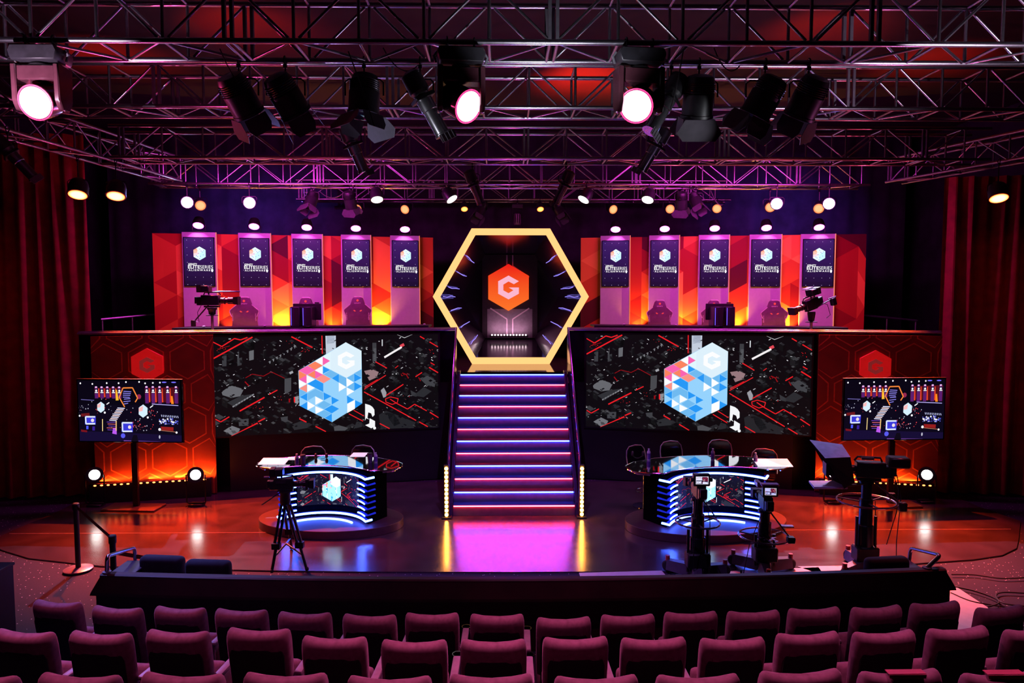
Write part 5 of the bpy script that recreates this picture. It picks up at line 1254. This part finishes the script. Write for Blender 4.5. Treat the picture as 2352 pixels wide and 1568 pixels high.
for pa, pb, pc, pd, lab in (((243, 1316), (246, 1277), (309, 1257), (312, 1305), 'bent chrome grab rail on the barrier end by the belt posts'), ((2157, 1322), (2160, 1275), (2092, 1258), (2086, 1302), 'bent chrome grab rail on the barrier end by the white floor boards')):
    # rises at the barrier end and runs toward the stage
    s = 1 if pa[0] > 1176 else -1
    a = atz(*pa, BZ); a = V((a.x, barY(a.x)+.04, BZ)); b = at(pb[0], pb[1], a.y); c_ = at(pc[0], pc[1], a.y+.75); d = at(pd[0], pd[1], a.y+.75)
    pts = []
    cor = [a, b, c_, d]
    pts.append(a)
    for i in (1, 2):
        p0, p1, p2 = cor[i-1], cor[i], cor[i+1]
        for k in range(5):
            f = k/4; q0 = p1+(p0-p1).normalized()*.06*(1-f)*1; q1 = p1+(p2-p1).normalized()*.06*f
            pts.append(q0.lerp(q1, f) if 0 < f < 1 else (q0 if f == 0 else q1))
    pts.append(d)
    t = thing('grab_rail', lab, 'rail', a, 0, 'grab rails at the barrier ends')
    MB().path([q-a for q in pts], .021, 12).build('tube', mat('grab_rail_metal', (.55, .5, .6), .2, metal=1.0), t)
    MB().lathe([(.045, .002), (.045, .012)], (0, 0, 0), n=16).build('flange', greymetal, t)
    pt = MB().tube(d-a, (d.x-a.x, d.y-a.y, .004-BZ), .021, 12).build('lower_post', mat('grab_rail_metal'), t)
    # shelf end of the barrier under the rail
    e = thing('barrier_shelf', 'dark blue-grey shelf behind the barrier under the grab rail '+('by the belt posts' if s < 0 else 'by the white floor boards'), 'shelf', (a.x+s*.02, a.y+.50, 0), 0, 'barrier end shelves')
    MB().box((0, 0, .62), (.28, .42, .03)).build('top', mat('shelf_laminate', (.08, .07, .12), .4), e, bevel=.005); MB().box((0, .0, .30), (.24, .36, .60)).build('body', black, e)
# ================================================================== belt posts
beltm = mat('red_belt', (.25, .02, .03), .6)
def post(u, v, zt, lab, disc=True):
    p = atz(u, v, 0) if disc else None
    return p
p1 = atz(180, 1307, 0); p2 = atz(258, 1231, .90); p3 = atz(275, 1262, .80)
for p, lab, dk_ in ((p1, 'black belt post with a pink-lit round base on the speckled carpet', 1), (p2, 'black belt post beside the grab rail, joined by a red belt', 1), ):
    t = thing('belt_post', lab, 'belt post', (p.x, p.y, 0), 0, 'belt posts')
    MB().lathe([(.18, .001), (.18, .012), (.16, .02), (.04, .03)], n=28).build('base', mat('post_base_metal', (.35, .25, .3), .35, metal=.6), t)
    MB().tube((0, 0, .03), (0, 0, .88), .033, 14).build('post', black, t); MB().lathe([(.042, .82), (.042, .905), (.03, .915)], n=16).build('belt_head', black, t)
a, b = V((p1.x, p1.y, .865)), V((p2.x, p2.y, .865)); d = (b-a).normalized(); a, b = a+d*.05, b-d*.05
tag(MB().add([a+V((0, 0, -.025)), b+V((0, 0, -.025)), b+V((0, 0, .025)), a+V((0, 0, .025))], [(0, 1, 2, 3)]).build('retractable_belt', beltm, smooth=False), 'dark red belt stretched between the two belt posts', 'belt', 'retractable belts')
q = V((p2.x, p2.y, .70)); e = V((p2.x+.62, p2.y-.02, .60))
tag(MB().add([q+V((.05, 0, -.025)), e+V((0, 0, -.025)), e+V((0, 0, .025)), q+V((.05, 0, .025))], [(0, 1, 2, 3)]).build('retractable_belt', beltm, smooth=False), 'short dark red belt running from the belt post into the grab rail', 'belt', 'retractable belts')
# dark box edge cut by the frame
bx = atz(0, 1310, .85)
t = thing('equipment_case', 'tall black case standing on the carpet, cut off by the frame edge', 'case', (bx.x-.34, bx.y, 0)); MB().box((0, 0, .42), (.62, .5, .84)).build('body', black, t, bevel=.01); MB().box((.0, 0, .83), (.64, .52, .03)).build('lid', blackmetal, t, bevel=.006)
# ================================================================== white floor boards and cables
wfloor = mat('white_floor_sheet', (.72, .6, .64), .5, vary=.06)
def sheet(pts, lab):
    P_ = [atz(u, v, .004) for u, v in pts]; c = sum(P_, V((0, 0, 0)))/len(P_)
    o = MB().prism([(q.x, q.y) for q in P_], .004, .010, lambda a, b, d: (a, b, d)).build('floor_sheet', wfloor, smooth=False)
    return tag(o, lab, 'floor sheet', 'white floor sheets')
sheet([(1330, 1316), (1520, 1311), (1536, 1330), (1336, 1334)], 'white floor sheet on the carpet strip nearest the purple reflection')
sheet([(1552, 1319), (1700, 1311), (1700, 1332), (1545, 1334)], 'white floor sheet under the first pedestal camera'); sheet([(1704, 1311), (1880, 1303), (1895, 1325), (1704, 1332)], 'white floor sheet under the second pedestal camera'); sheet([(1832, 1301), (1990, 1299), (2000, 1325), (1899, 1325)], 'white floor sheet under the teleprompter pedestal')
sheet([(2120, 1338), (2184, 1340), (2268, 1395), (2310, 1460), (2160, 1460)], 'pink-lit white floor sheet beside the end of the barrier')
def fcable(pix, lab, r=.009):
    P_ = [atz(u, v, .012) for u, v in pix]; out = []
    for i in range(len(P_)-1):
        p0, p1_, p2_, p3_ = P_[max(0, i-1)], P_[i], P_[i+1], P_[min(len(P_)-1, i+2)]
        for k in range(6):
            f = k/6; out.append(.5*((2*p1_)+(p2_-p0)*f+(2*p0-5*p1_+4*p2_-p3_)*f*f+(3*p1_-p0-3*p2_+p3_)*f**3))
    out.append(P_[-1]); cable(out, lab, r, 'cables on the speckled carpet', 'floor_cable')
fcable([(2186, 1319), (2240, 1320), (2300, 1328), (2360, 1326)], 'cable lying straight across the red-lit carpet'); fcable([(2180, 1345), (2235, 1356), (2285, 1374), (2293, 1385), (2270, 1393)], 'cable curving over the white floor sheet'); fcable([(2184, 1361), (2230, 1380), (2290, 1391), (2350, 1400)], 'lowest cable on the carpet beside the white sheet'); fcable([(2356, 1362), (2305, 1360), (2288, 1368), (2305, 1385), (2356, 1392)], 'looped cable at the edge of the red-lit carpet')
# ================================================================== floor lamps
flL = glow('floor_lamp_lens', (1, 1, .97), 9)
for u, v, lab in ((217, 1090, 'bright white floor lamp beside the tripod-side television, nearer the curtain'), (449, 1090, 'bright white floor lamp beside the tripod-side television, nearer the desk'), (2129, 1090, 'bright white floor lamp between the television and the right-hand curtain'), (1915, 1086, 'white floor lamp hidden behind the teleprompter camera')):
    Y = 12.45; p = at(u, v, Y); t = thing('floor_lamp', lab, 'stage lamp', (p.x, Y, 0), 0, 'white floor lamps')
    z = p.z; dl = (CAM-p).normalized(); dl = V((dl.x*.8, dl.y, .22)).normalized()
    MB().box((0, .02, .02), (.24, .2, .04)).build('base', black, t, bevel=.008)
    MB().path([(-.165, 0, z), (-.165, 0, .06), (-.13, 0, .045), (.13, 0, .045), (.165, 0, .06), (.165, 0, z)], .012, 6).build('yoke', blackmetal, t)
    link('housing', part('floor_housing', lambda: MB().lathe([(.08, -.2), (.12, -.17), (.14, -.02), (.14, .0), (.09, 0)], n=22), fb), t, aimM((0, 0, z), dl))
    link('lens', part('floor_lens', lambda: MB().lathe([(.001, .004), (.06, .003), (.088, 0)], n=22, cap=False), flL), t, aimM((0, -.0, z), dl) @ Matrix.Translation((0, 0, .004)))
# ================================================================== cameras
camb = mat('camera_body', (.02, .018, .024), .35, metal=.3); knob = mat('camera_knob', (.05, .045, .06), .4, metal=.5); scr = attr_mat('screen_picture')
def minipic(seed):
    p = Pic(); rng = random.Random(seed)
    p.poly([(0, 0), (1, 0), (1, 1), (0, 1)], rgb(30, 24, 60), 0, raw=True)
    for q in (((.0, 0), (.5, 0), (.5, .5), (0, .5)), ((.05, .6), (.45, .6), (.45, .9), (.05, .9)), ((.55, .7), (.95, .7), (.95, .95), (.55, .95))): p.poly(list(q), rng.choice((rgb(225, 225, 250), rgb(190, 190, 255))), 1, raw=True)
    p.poly([(.55, .08), (.95, .08), (.95, .6), (.55, .6)], rgb(120, 30, 60), 1, raw=True)
    for i in range(50): x, y = rng.random()*.94, rng.random()*.92; w_ = rng.uniform(.02, .08); p.poly([(x, y), (x+w_, y), (x+w_, y+.05), (x, y+.04)], rng.choice((rgb(255, 255, 255), rgb(40, 40, 120), rgb(230, 60, 90), rgb(20, 16, 30))), 2, raw=True)
    for q in ((0, 0, 1, .04), (0, .96, 1, 1), (0, 0, .03, 1), (.97, 0, 1, 1)): p.poly([(q[0], q[1]), (q[2], q[1]), (q[2], q[3]), (q[0], q[3])], rgb(240, 236, 255), 3, raw=True)
    return p
def camera_body(lab, loc, rz, view_screen=False, tilt=0, s=1.0, vf=True, bright_top=False):
    """Studio camera, lens along local +x; origin at the pan head plate."""
    t = thing('studio_camera', lab, 'camera', loc, rz, 'studio cameras', s); t.rotation_euler = (0, tilt, rz)
    MB().box((-.02, 0, .15), (.36, .15, .21)).box((-.23, 0, .13), (.12, .13, .17)).build('body', camb, t, bevel=.012)
    MB().box((-.30, 0, .15), (.06, .11, .14)).build('battery', black, t, bevel=.008)
    MB().path([(-.16, 0, .26), (-.14, 0, .31), (.14, 0, .315), (.18, 0, .26)], .014, 8).build('carry_handle', black, t)
    m = MB().lathe([(.05, 0), (.06, .02), (.06, .10), (.052, .11), (.052, .16), (.068, .17), (.068, .28), (.078, .29)], (.16, 0, .14), (1, 0, 0), 22); ln_ = m.build('lens', camb, t)
    MB().lathe([(.001, .284), (.066, .282)], (.16, 0, .14), (1, 0, 0), 22, cap=False).build('front_glass', darklens, ln_)
    MB().prism([(-.09, -.07), (.09, -.07), (.09, .07), (-.09, .07)], 0, .10, lambda a, b, d: (.45+d, a*(1+d*2), .14+b*(1+d*2))).build('lens_hood', black, ln_)
    MB().torus((.26, 0, .14), (1, 0, 0), .066, .008, 20, 6).build('focus_ring', knob, ln_)
    MB().box((0, 0, .02), (.30, .1, .035)).build('mount_plate', knob, t, bevel=.005)
    if vf:
        v = MB().box((-.10, .0, .38), (.15, .22, .14)).build('viewfinder', camb, t, bevel=.012)
        MB().prism([(-.11, -.07), (.11, -.07), (.12, .08), (-.12, .08)], 0, .09, lambda a, b, d: (-.176-d, a, .38+b)).build('hood', black, v, smooth=False)
        MB().tube((-.06, 0, .26), (-.06, 0, .32), .016, 8).build('viewfinder_arm', knob, t)
    return t
purplegloss = mat('violet_sheen_rail', (.5, .35, .6), .25, metal=.8)
# --- deck camera seen from the side
Yc = 15.0
g = at(487, 717, Yc)
Yd1 = parY(g.x)+.45
g = at(487, 706, Yd1)
cam1 = camera_body('studio camera with a bright top rail on the deck before the leftmost column', (g.x, Yd1, g.z), .05, s=.92)
MB().tube((.07, .03, .325), (.56, .03, .33), .013, 8).build('top_rail', purplegloss, cam1); MB().tube((-.05, -.06, .05), (-.34, -.06, -.28), .014, 8).build('pan_bar', black, cam1); MB().box((-.36, -.06, -.32), (.09, .06, .13)).build('zoom_grip', camb, cam1, bevel=.01)
MB().path([(-.2, -.02, .06), (-.28, -.04, -.1), (-.25, -.05, -.3), (-.33, -.06, -.28)], .006, 6).build('control_cable', cable_mat, cam1)
t = thing('camera_post', 'slim grey post carrying the zoom-lens camera on the deck', 'camera stand', (g.x, Yd1, DECK), 0, 'camera posts on the deck')
zz = g.z-DECK
MB().lathe([(.035, zz-.14), (.06, zz-.13), (.07, zz-.05), (.09, zz-.03), (.09, zz-.002)], n=18).build('pan_head', black, t); MB().lathe([(.11, zz-.155), (.11, zz-.142)], n=20).build('collar', black, t); MB().tube((.0, 0, .02), (.0, 0, zz-.156), .026, 12).build('column', mat('post_tube', (.45, .42, .48), .35, metal=.7), t)
for j in range(3): a_ = j*2*PI/3+.4; MB().tube((0, 0, .12), (.32*math.cos(a_), .2*math.sin(a_), .015), .014, 8).build('leg', black, t)
# --- deck camera tilted on its post, right side
g = at(1864, 712, 14.8); Yd2 = parY(g.x)+.45; g = at(1864, 712, Yd2)
cam2 = camera_body('studio camera tilted down on a deck post before the rightmost column', (g.x, Yd2, g.z), PI+.35, tilt=.30, s=.86)
MB().box((-.02, .0, .50), (.20, .16, .015)).build('top_monitor_hood', purplegloss, cam2); MB().path([(-.25, .04, .1), (-.42, .05, .0), (-.44, .05, -.25), (-.36, .0, -.3)], .007, 6).build('control_cable', cable_mat, cam2)
MB().tube((-.1, .06, .03), (-.52, .1, .10), .012, 8).build('pan_bar', black, cam2); MB().box((-.55, .1, .03), (.12, .1, .17)).build('control_box', camb, cam2, bevel=.012); MB().tube((-.66, .1, .12), (-.42, .1, .13), .012, 8).build('grip_bar', purplegloss, cam2)
t = thing('camera_post', 'slim grey post carrying the tilted camera on the deck', 'camera stand', (g.x, Yd2, DECK), 0, 'camera posts on the deck'); zz = g.z-DECK
MB().lathe([(.03, zz-.22), (.055, zz-.20), (.075, zz-.06), (.07, zz-.03)], n=18).build('pan_head', black, t); MB().lathe([(.11, zz-.235), (.11, zz-.222)], n=20).build('collar', black, t); MB().tube((0, 0, .02), (0, 0, zz-.236), .026, 12).build('column', mat('post_tube'), t)
for j in range(3): a_ = j*2*PI/3+.4; MB().tube((0, 0, .12), (.32*math.cos(a_), .2*math.sin(a_), .015), .014, 8).build('leg', black, t)
# --- tripod camera before the left desk
Yt = 9.75
g = at(655, 1128, Yt)
camT = camera_body('dark studio camera on a tripod in front of the tripod-side desk', (g.x, Yt, g.z), .12, s=.72)
MB().box((.42, 0, .14), (.05, .22, .2)).build('matte_box', black, camT); MB().box((-.33, -.04, .30), (.1, .04, .02)).build('bright_latch', purplegloss, camT); MB().tube((-.05, -.06, .02), (-.42, -.1, -.22), .012, 8).build('pan_bar', black, camT); MB().box((-.06, -.085, .2), (.18, .02, .05)).build('side_panel', knob, camT)
t = thing('camera_tripod', 'black spread-leg tripod standing before the desk with the headset', 'tripod', (g.x, Yt, 0)); zz = g.z
MB().lathe([(.06, zz-.18), (.075, zz-.14), (.07, zz-.04), (.08, zz-.005)], n=16).build('fluid_head', black, t)
for u, Yf in ((622, 9.35), (703, 9.42), (668, 10.25)):
    f = at(u, 1200, Yf); f = V((f.x-g.x, Yf-Yt, .02)); h0 = V((f.x*.14, f.y*.14, zz-.18)); mid = h0.lerp(f, .62); n_ = (f-h0).cross(V((0, 0, 1))).normalized()*.03
    l = MB().tube(h0+n_, mid+n_, .019, 8).tube(h0-n_, mid-n_, .019, 8).tube(mid, f, .021, 8).build('leg', blackmetal, t); MB().box(mid, (.11, .08, .08)).build('leg_lock', blackmetal, l); MB().ball(f+V((0, 0, .008)), .027, 10, 6).build('foot', rubber, l)
    MB().tube(V((0, 0, zz*.26)), h0.lerp(f, .78), .013, 6).build('spreader', blackmetal, t)
# --- pedestals
def pedestal(lab, u, vb, Y, ztop, steer_z, steer_r, base=True, trolley=False):
    p = at(u, vb, Y); t = thing('camera_pedestal', lab, 'camera stand', (p.x, Y, 0), 0, 'camera pedestals')
    MB().lathe([(.10, .06), (.10, ztop*.52), (.085, ztop*.53), (.085, ztop*.80), (.065, ztop*.81), (.065, ztop-.04), (.09, ztop-.035), (.09, ztop-.003)], n=22).build('column', mat('pedestal_column', (.015, .014, .02), .25, metal=.4), t)
    for s in (-1, 1): MB().tube((s*.125, -.02, .12), (s*.125, -.02, ztop*.62), .02, 10).build('gas_cylinder', black, t)
    MB().box((0, -.02, .28), (.30, .2, .2)).build('weight_pack', black, t, bevel=.02)
    w_ = MB().torus((0, 0, steer_z), (0, 0, 1), steer_r, .013, 40, 8).build('steering_ring', mat('steering_ring_metal', (.35, .3, .4), .2, metal=.9), t)
    for j in range(3): a_ = j*2*PI/3+.5; MB().tube((0, 0, steer_z-.02), (steer_r*math.cos(a_), steer_r*math.sin(a_), steer_z), .010, 6).build('spoke', black, w_)
    for j in range(3):
        a_ = j*2*PI/3+(-2.6 if trolley else .3); d = V((math.cos(a_), math.sin(a_), 0))
        l = MB().prism([(-.09, .05), (.09, .05), (.06, .2), (-.06, .2)], .06, .42, lambda a, b, e: tuple(d*e+V((-d.y, d.x, 0))*a*(1-e*.6)+V((0, 0, b*(1-e*.35))))).build('base_arm', mat('pedestal_base', (.09, .07, .11), .4), t)
        MB().lathe([(.06, -.035), (.075, -.02), (.075, .02), (.06, .035)], d*.43+V((0, 0, .077)), V((-d.y, d.x, 0)), 18).build('wheel', rubber, l); MB().tube(d*.43+V((0, 0, .15)), d*.43+V((0, 0, .22)), .03, 10).build('brake_knob', mat('red_knob', (.4, .02, .03), .4), l)
    return t, p
def facing_monitor(t, z, w_, h_, seed, yaw=0, bright=False):
    v = MB().box((0, -.12, z), (w_+.06, .08, h_+.07)).build('viewfinder', camb, t, bevel=.01)
    link('screen_image', minipic(seed).mesh('viewfinder_image', lambda s, q, l: ((s-.5)*w_, -.162-l, z+h_/2-q*h_), scr), v)
    return v
Yp = 9.05
p1_ = at(1603, 1170, Yp); zt1 = 1.09
ped1, p = pedestal('black camera pedestal with a steering ring, nearest the stairs of the three', 1603, 1170, Yp, zt1, at(1603, 1198, Yp).z, .28)
t = camera_body('studio camera seen from behind with a lit viewfinder, on the pedestal nearest the stairs', (p.x, Yp, zt1), PI/2, s=.8, vf=False)
v = MB().box((-.16, 0, .34), (.10, .27, .20)).build('viewfinder', camb, t, bevel=.014); link('screen_image', minipic(2).mesh('viewfinder_image', lambda s, q, l: (-.2115-l, .10-s*.20, .34+.062-q*.124), scr), v)
for s in (-1, 1): MB().lathe([(.03, -.02), (.035, 0), (.03, .02)], (-.17, s*.155, .34), (0, 1, 0), 14).build('side_knob', knob, v); MB().tube((-.06, s*.05, .0), (-.42, s*.17, -.2), .011, 8).build('pan_bar', black, t)
MB().box((-.44, .18, -.24), (.09, .07, .09)).build('zoom_demand', camb, t, bevel=.012); MB().path([(-.2, .05, .1), (-.27, .1, -.3), (-.22, .12, -.9), (-.25, .1, -1.6)], .007, 6).build('control_cable', cable_mat, t); MB().path([(-.2, -.05, .1), (-.27, -.12, -.3), (-.22, -.14, -.9), (-.28, -.1, -1.6)], .007, 6).build('control_cable', cable_mat, t)
Yp2 = 9.25; zt2 = .87
ped2, p = pedestal('black camera pedestal with a wide steering ring, in the middle of the three', 1757, 1180, Yp2, zt2, at(1757, 1230, Yp2).z, .33)
t = camera_body('studio camera with a pale top cover and lit viewfinder, on the middle pedestal', (p.x, Yp2, zt2), PI/2-.1, s=.8, vf=False)
v = MB().box((-.16, -.03, .36), (.10, .25, .19)).build('viewfinder', camb, t, bevel=.012); link('screen_image', minipic(9).mesh('viewfinder_image', lambda s, q, l: (-.2115-l, .065-s*.18, .36+.058-q*.116), scr), v); MB().box((-.15, -.02, .468), (.13, .29, .022)).build('top_cover', purplegloss, v, bevel=.005); MB().box((.02, .12, .43), (.22, .07, .09)).build('side_unit', purplegloss, t, bevel=.01)
MB().tube((-.06, -.05, .0), (-.40, -.28, -.32), .012, 8).build('pan_bar', black, t); MB().box((-.42, -.30, -.36), (.13, .12, .1)).build('zoom_demand', camb, t, bevel=.014); MB().box((-.1, -.33, -.24), (.1, .2, .02)).build('bright_bracket', purplegloss, t)
m = MB()
rng = random.Random(4)
for k in range(10): m.box((-.16+rng.uniform(-.1, .1), rng.uniform(-.16, .16), -.46+rng.uniform(-.01, .03)), (.09, .03, .008), Euler((0, 0, rng.uniform(0, 3))).to_matrix())
m.build('cable_tray', purplegloss, t); MB().path([(-.2, .1, .0), (-.25, .3, -.5), (-.3, .42, -1.1), (-.3, .4, -1.5)], .007, 6).build('control_cable', cable_mat, t)
Yp3 = 9.25; p3 = at(1996, 1103, Yp3); zt3 = p3.z
ped3, p = pedestal('tall black camera pedestal on wheels beside the teleprompter, farthest from the stairs', 1990, 1128, Yp3, zt3, at(1990, 1150, Yp3).z, .36, trolley=True)
t = camera_body('studio camera with a large teleprompter hood, on the tall pedestal', (p.x+.02, Yp3, zt3), PI-.22, s=1.0, vf=False)
MB().box((-.36, -.02, .26), (.26, .2, .14)).build('viewfinder', camb, t, bevel=.02); MB().tube((-.05, .03, .30), (.1, .03, .30), .02, 8).build('top_microphone', knob, t)
# teleprompter hood: a wedge-shaped box that narrows toward the lens
hood = MB()
A_ = [(.72, -.26, .47), (.72, .24, .47), (.35, .15, .36), (.35, -.15, .36), (.40, -.2, -.10), (.40, .2, -.10), (.24, .13, .0), (.24, -.13, .0)]
A_ = [(.70, -.24, .47), (.60, .26, .33), (.27, .17, .34), (.30, -.16, .44), (.40, -.20, -.06), (.34, .20, -.08), (.2, .13, .0), (.2, -.13, .02)]
hood.add(A_, [(0, 1, 2, 3)], 1); o_ = len(hood.v)-8
for f in ((0, 3, 7, 4), (1, 5, 6, 2), (2, 6, 7, 3), (4, 7, 6, 5)): hood.f.append([i+o_ for i in f]); hood.m.append(0)
tele = thing('teleprompter', 'black wedge-shaped teleprompter with a violet-lit top, mounted on the tall pedestal camera', 'teleprompter', (p.x+.02, Yp3, zt3), PI-.22)
hood.build('hood', [black, mat('painted_violet_light', (.55, .4, .75), .5)], tele, smooth=False, fix=False)  # lilac base colour stands in for violet light on the teleprompter
MB().box((.50, 0, -.085), (.42, .34, .03), Euler((0, .06, 0)).to_matrix()).build('prompter_monitor', mat('painted_violet_light'), tele, bevel=.006); MB().tube((.02, .05, -.03), (.5, .05, -.11), .012, 8).build('support_rod', black, tele)
for s in (-1, 1): MB().tube((-.06, s*.06, .0), (-.34, s*.2, -.24), .012, 8).build('pan_bar', black, t); MB().box((-.36, s*.22, -.27), (.1, .08, .12)).build('zoom_demand', camb, t, bevel=.014)
MB().path([(-.3, .0, .1), (-.37, .02, -.1), (-.36, .0, -.4), (-.28, -.1, -.88), (-.16, -.12, -.9), (-.12, -.1, -.3)], .006, 6).build('control_cable', cable_mat, t); MB().path([(-.34, .02, .1), (-.40, .02, -.2), (-.37, .0, -.8), (-.38, .0, -1.30)], .006, 6).build('control_cable', cable_mat, t)
# ================================================================== light
MAG = (1, .10, .85)
for sx in (-1, 1):
    light('AREA', 'column_fill', (sx*4.6, 13.2, 5.9), (1, .06, .80), 190, (sx*4.9, 16.4, 3.6), 3.4, sy=.4)  # unseen area lights added to spread magenta down the columns
for i, (x, Y, top, rz, sx, nth, where, uc) in enumerate(COLS):
    light('SPOT', 'column_lamp', (x, Y-.17, top+.10), (1, .10, .9), 30, (x, Y-.02, top-1.2), .05, 110, .6)
# orange uplights at the foot of the backdrop
for u, sx, e in ((525, -1, 30), (640, -1, 26), (655, -1, 24), (766, -1, 28), (872, -1, 90), (1464, 1, 70), (1578, 1, 26), (1690, 1, 80), (1815, 1, 65)):
    Y = 16.6
    for _ in range(5): x = at(u, 720, Y).x; Y = backY(x)-.16
    light('SPOT', 'orange_uplight', (x, Y-.02, PR+.55), (1, .34, .03), e*4, (x, Y+.15, PR+1.5), .06, 95, .8)
for sx in (-1, 1):
    light('AREA', 'backdrop_warm', (sx*4.6, 14.9, 2.9), (1, .22, .04), 20, (sx*4.9, 16.9, 3.8), 5, sy=.2)
# honeycomb battens
for u0, u1, e in ((222, 330, 5), (330, 400, 7), (385, 470, 11), (1895, 1990, 8), (1990, 2130, 9)):
    a, b = at(u0, 1107, 12.75), at(u1, 1107, 12.75); xm = (a.x+b.x)/2
    light('AREA', 'batten_light', (xm, parY(xm)-.17, (a.z+b.z)/2+.02), (1, .17, .015), e*1.15, (xm, parY(xm)+.43, (a.z+b.z)/2+1.02), b.x-a.x, sy=.04)
# red-orange wash on the stage wings and curtains
for x, tx in ((-7.0, -5.6), (-6.0, -4.6), (7.0, 5.9), (5.6, 5.2)):
    light('SPOT', 'stage_wash', (x, 13.5, 5.5), (1, .07, .006), 5200, (tx, 11.2, 0), .12, 50, .8)
light('SPOT', 'curtain_wash', (-9.9, 9.0, 5.4), (1, .04, .03), 26, (-9.9, 12.8, 3.2), .2, 58, 1)
light('SPOT', 'curtain_wash', (9.9, 9.0, 5.2), (1, .04, .03), 30, (9.9, 12.8, 3.2), .2, 58, 1)
# red light on the ceiling
for x, y, e in ((-4.5, 11.5, 300), (1.3, 14.2, 1500), (4.8, 11.5, 300), (-1.5, 9.0, 120), (7.5, 13, 350), (-7.5, 13, 300)):
    light('SPOT', 'ceiling_red', (x, y, 6.7), (1, .025, .01), e, (x+.2, y+.3, 8), .1, 100, .9)
# truss light: pinks and violets thrown upward by unseen added spots, whiter at the centre
for x, y, z, c, e in ((-4.2, 7.2, 4.6, (1, .16, .6), 34), (4.2, 7.2, 4.6, (1, .2, .65), 40), (.2, 7.6, 4.5, (.75, .7, 1), 60), (-2.2, 7.8, 4.6, (.6, .4, 1), 26), (2.4, 7.8, 4.6, (.8, .5, 1), 26),
                   (-5, 10.0, 4.8, (1, .10, .35), 34), (5, 10.0, 4.8, (1, .10, .25), 34), (0, 10.2, 4.9, (1, .16, .35), 24), (-3, 13.0, 5.0, (1, .07, .4), 34), (3, 13.0, 5.0, (1, .09, .2), 38), (-6.6, 12.2, 4.8, (1, .08, .3), 30), (6.6, 12.2, 4.8, (1, .08, .2), 30), (0, 13.6, 5.0, (1, .10, .7), 28), (-5, 14.1, 4.8, (.9, .10, .6), 12), (5, 14.1, 4.8, (.9, .10, .6), 12), (0, 16.3, 5.2, (1, .2, .6), 18)):
    light('SPOT', 'truss_kick', (x, y, z), c, e*.75, (x, y-.15, 8), spot=150, blend=.6)
light('SPOT', 'truss_white', (.3, 5.6, 5.0), (.85, .85, 1), 130, (.3, 6.7, 6.2), .08, 80, .5)  # added white spots for highlights on the nearest truss
light('SPOT', 'truss_white', (4.4, 5.6, 5.1), (1, .75, 1), 260, (4.2, 6.7, 6.1), .08, 70, .5)
light('SPOT', 'truss_white', (-4.4, 5.7, 5.1), (1, .7, 1), 220, (-4.2, 6.7, 6.1), .08, 70, .5)
# pink light on the audience seats
for (t_, p), tx in zip(PINK, (-3.2, .9, .6)):
    light('SPOT', 'pink_beam', p+V((0, -.06, -.02)), (1, .2, .5), 150, (tx, 4.6, .8), .14, 85, .8)
for x in (-3.4, 0, 3.4): light('SPOT', 'seat_pink', (x, 5.6, 5.7), (1, .22, .52), 400, (x, 4.2, .9), .1, 62, 1)  # unseen pink spots added above the seats
light('SPOT', 'seat_blue', (-6.4, 9.6, 4.8), (.25, .25, 1), 900, (-4.1, 6.6, .8), .15, 46, .9)
light('SPOT', 'carpet_red', (6.2, 9.2, 5.2), (1, .08, .14), 300, (5.6, 8.2, 0), .15, 55, .8)
# violet front wash over the middle of the stage, blue beams from the deck lamps
light('SPOT', 'violet_front', (0, 7.0, 5.8), (.45, .2, 1), 1000, (0, 10.8, .1), .2, 66, .9)
light('SPOT', 'violet_front', (-3.6, 7.0, 5.8), (.6, .15, .8), 160, (-4.4, 10.2, .1), .2, 60, .9)
for kind, (t_, p) in lampinfo:
    if kind == 'blue': light('SPOT', 'blue_beam', p+V((0, -.08, 0)), (.25, .28, 1), 140, (p.x*.7, 8, 2.2), .1, 70, .8)
for sx in (-1, 1):
    light('SPOT', 'rail_glint', (sx*6.4, 14.9, 5.5), (.65, .6, 1), 1500, (sx*6.0, 13.1, 3.05), .1, 46, .8)  # unseen spots added to make the parapet rail gleam
for u in (217, 449, 2129, 1915):
    p = at(u, 1090, 12.9); light('SPOT', 'floor_lamp_beam', (p.x, 12.85, p.z), (1, 1, .95), 12, (p.x*.6, 6, 3.0), .1, 60, .8)

# added unseen blue spots and pink point stand in for glow around the lamps
for x in (-7.2, -5.7, 6.3, 7.6): light('SPOT', 'blue_glow_fill', (x, 16.2, 6.0), (.2, .10, 1), 230, (x*1.02, 18.9, 5.6), 0, 80, 1.0)
light('POINT', 'pink_glow_fill', PINK[0][1]+V((.25, .9, 0)), (1, .05, .25), 36)

light('SPOT', 'violet_fill', (3.6, 7.6, 5.6), (.6, .35, 1), 90, (4.2, 9.3, 1.7), 0, 28, .8)  # unseen spot added to tint the teleprompter violet

for x, tx, ty in ((-.9, -.75, 6.9), (1.9, 1.35, 6.9)): light('SPOT', 'profile_glint', (x-.9 if x < 0 else x+.9, 6.1, 4.6), (.9, .92, 1), 80, (tx, ty, 5.45), 0, 24, .8)  # unseen spots added for white glints on the profile tubes

for x in (-2.8, 2.0, 3.4): light('SPOT', 'chair_rim', (x, 13.3, 4.8), (.8, .75, 1), 45, (x, 12.6, 1.0), 0, 50, .8)  # unseen spots added to brighten the bar chair loops
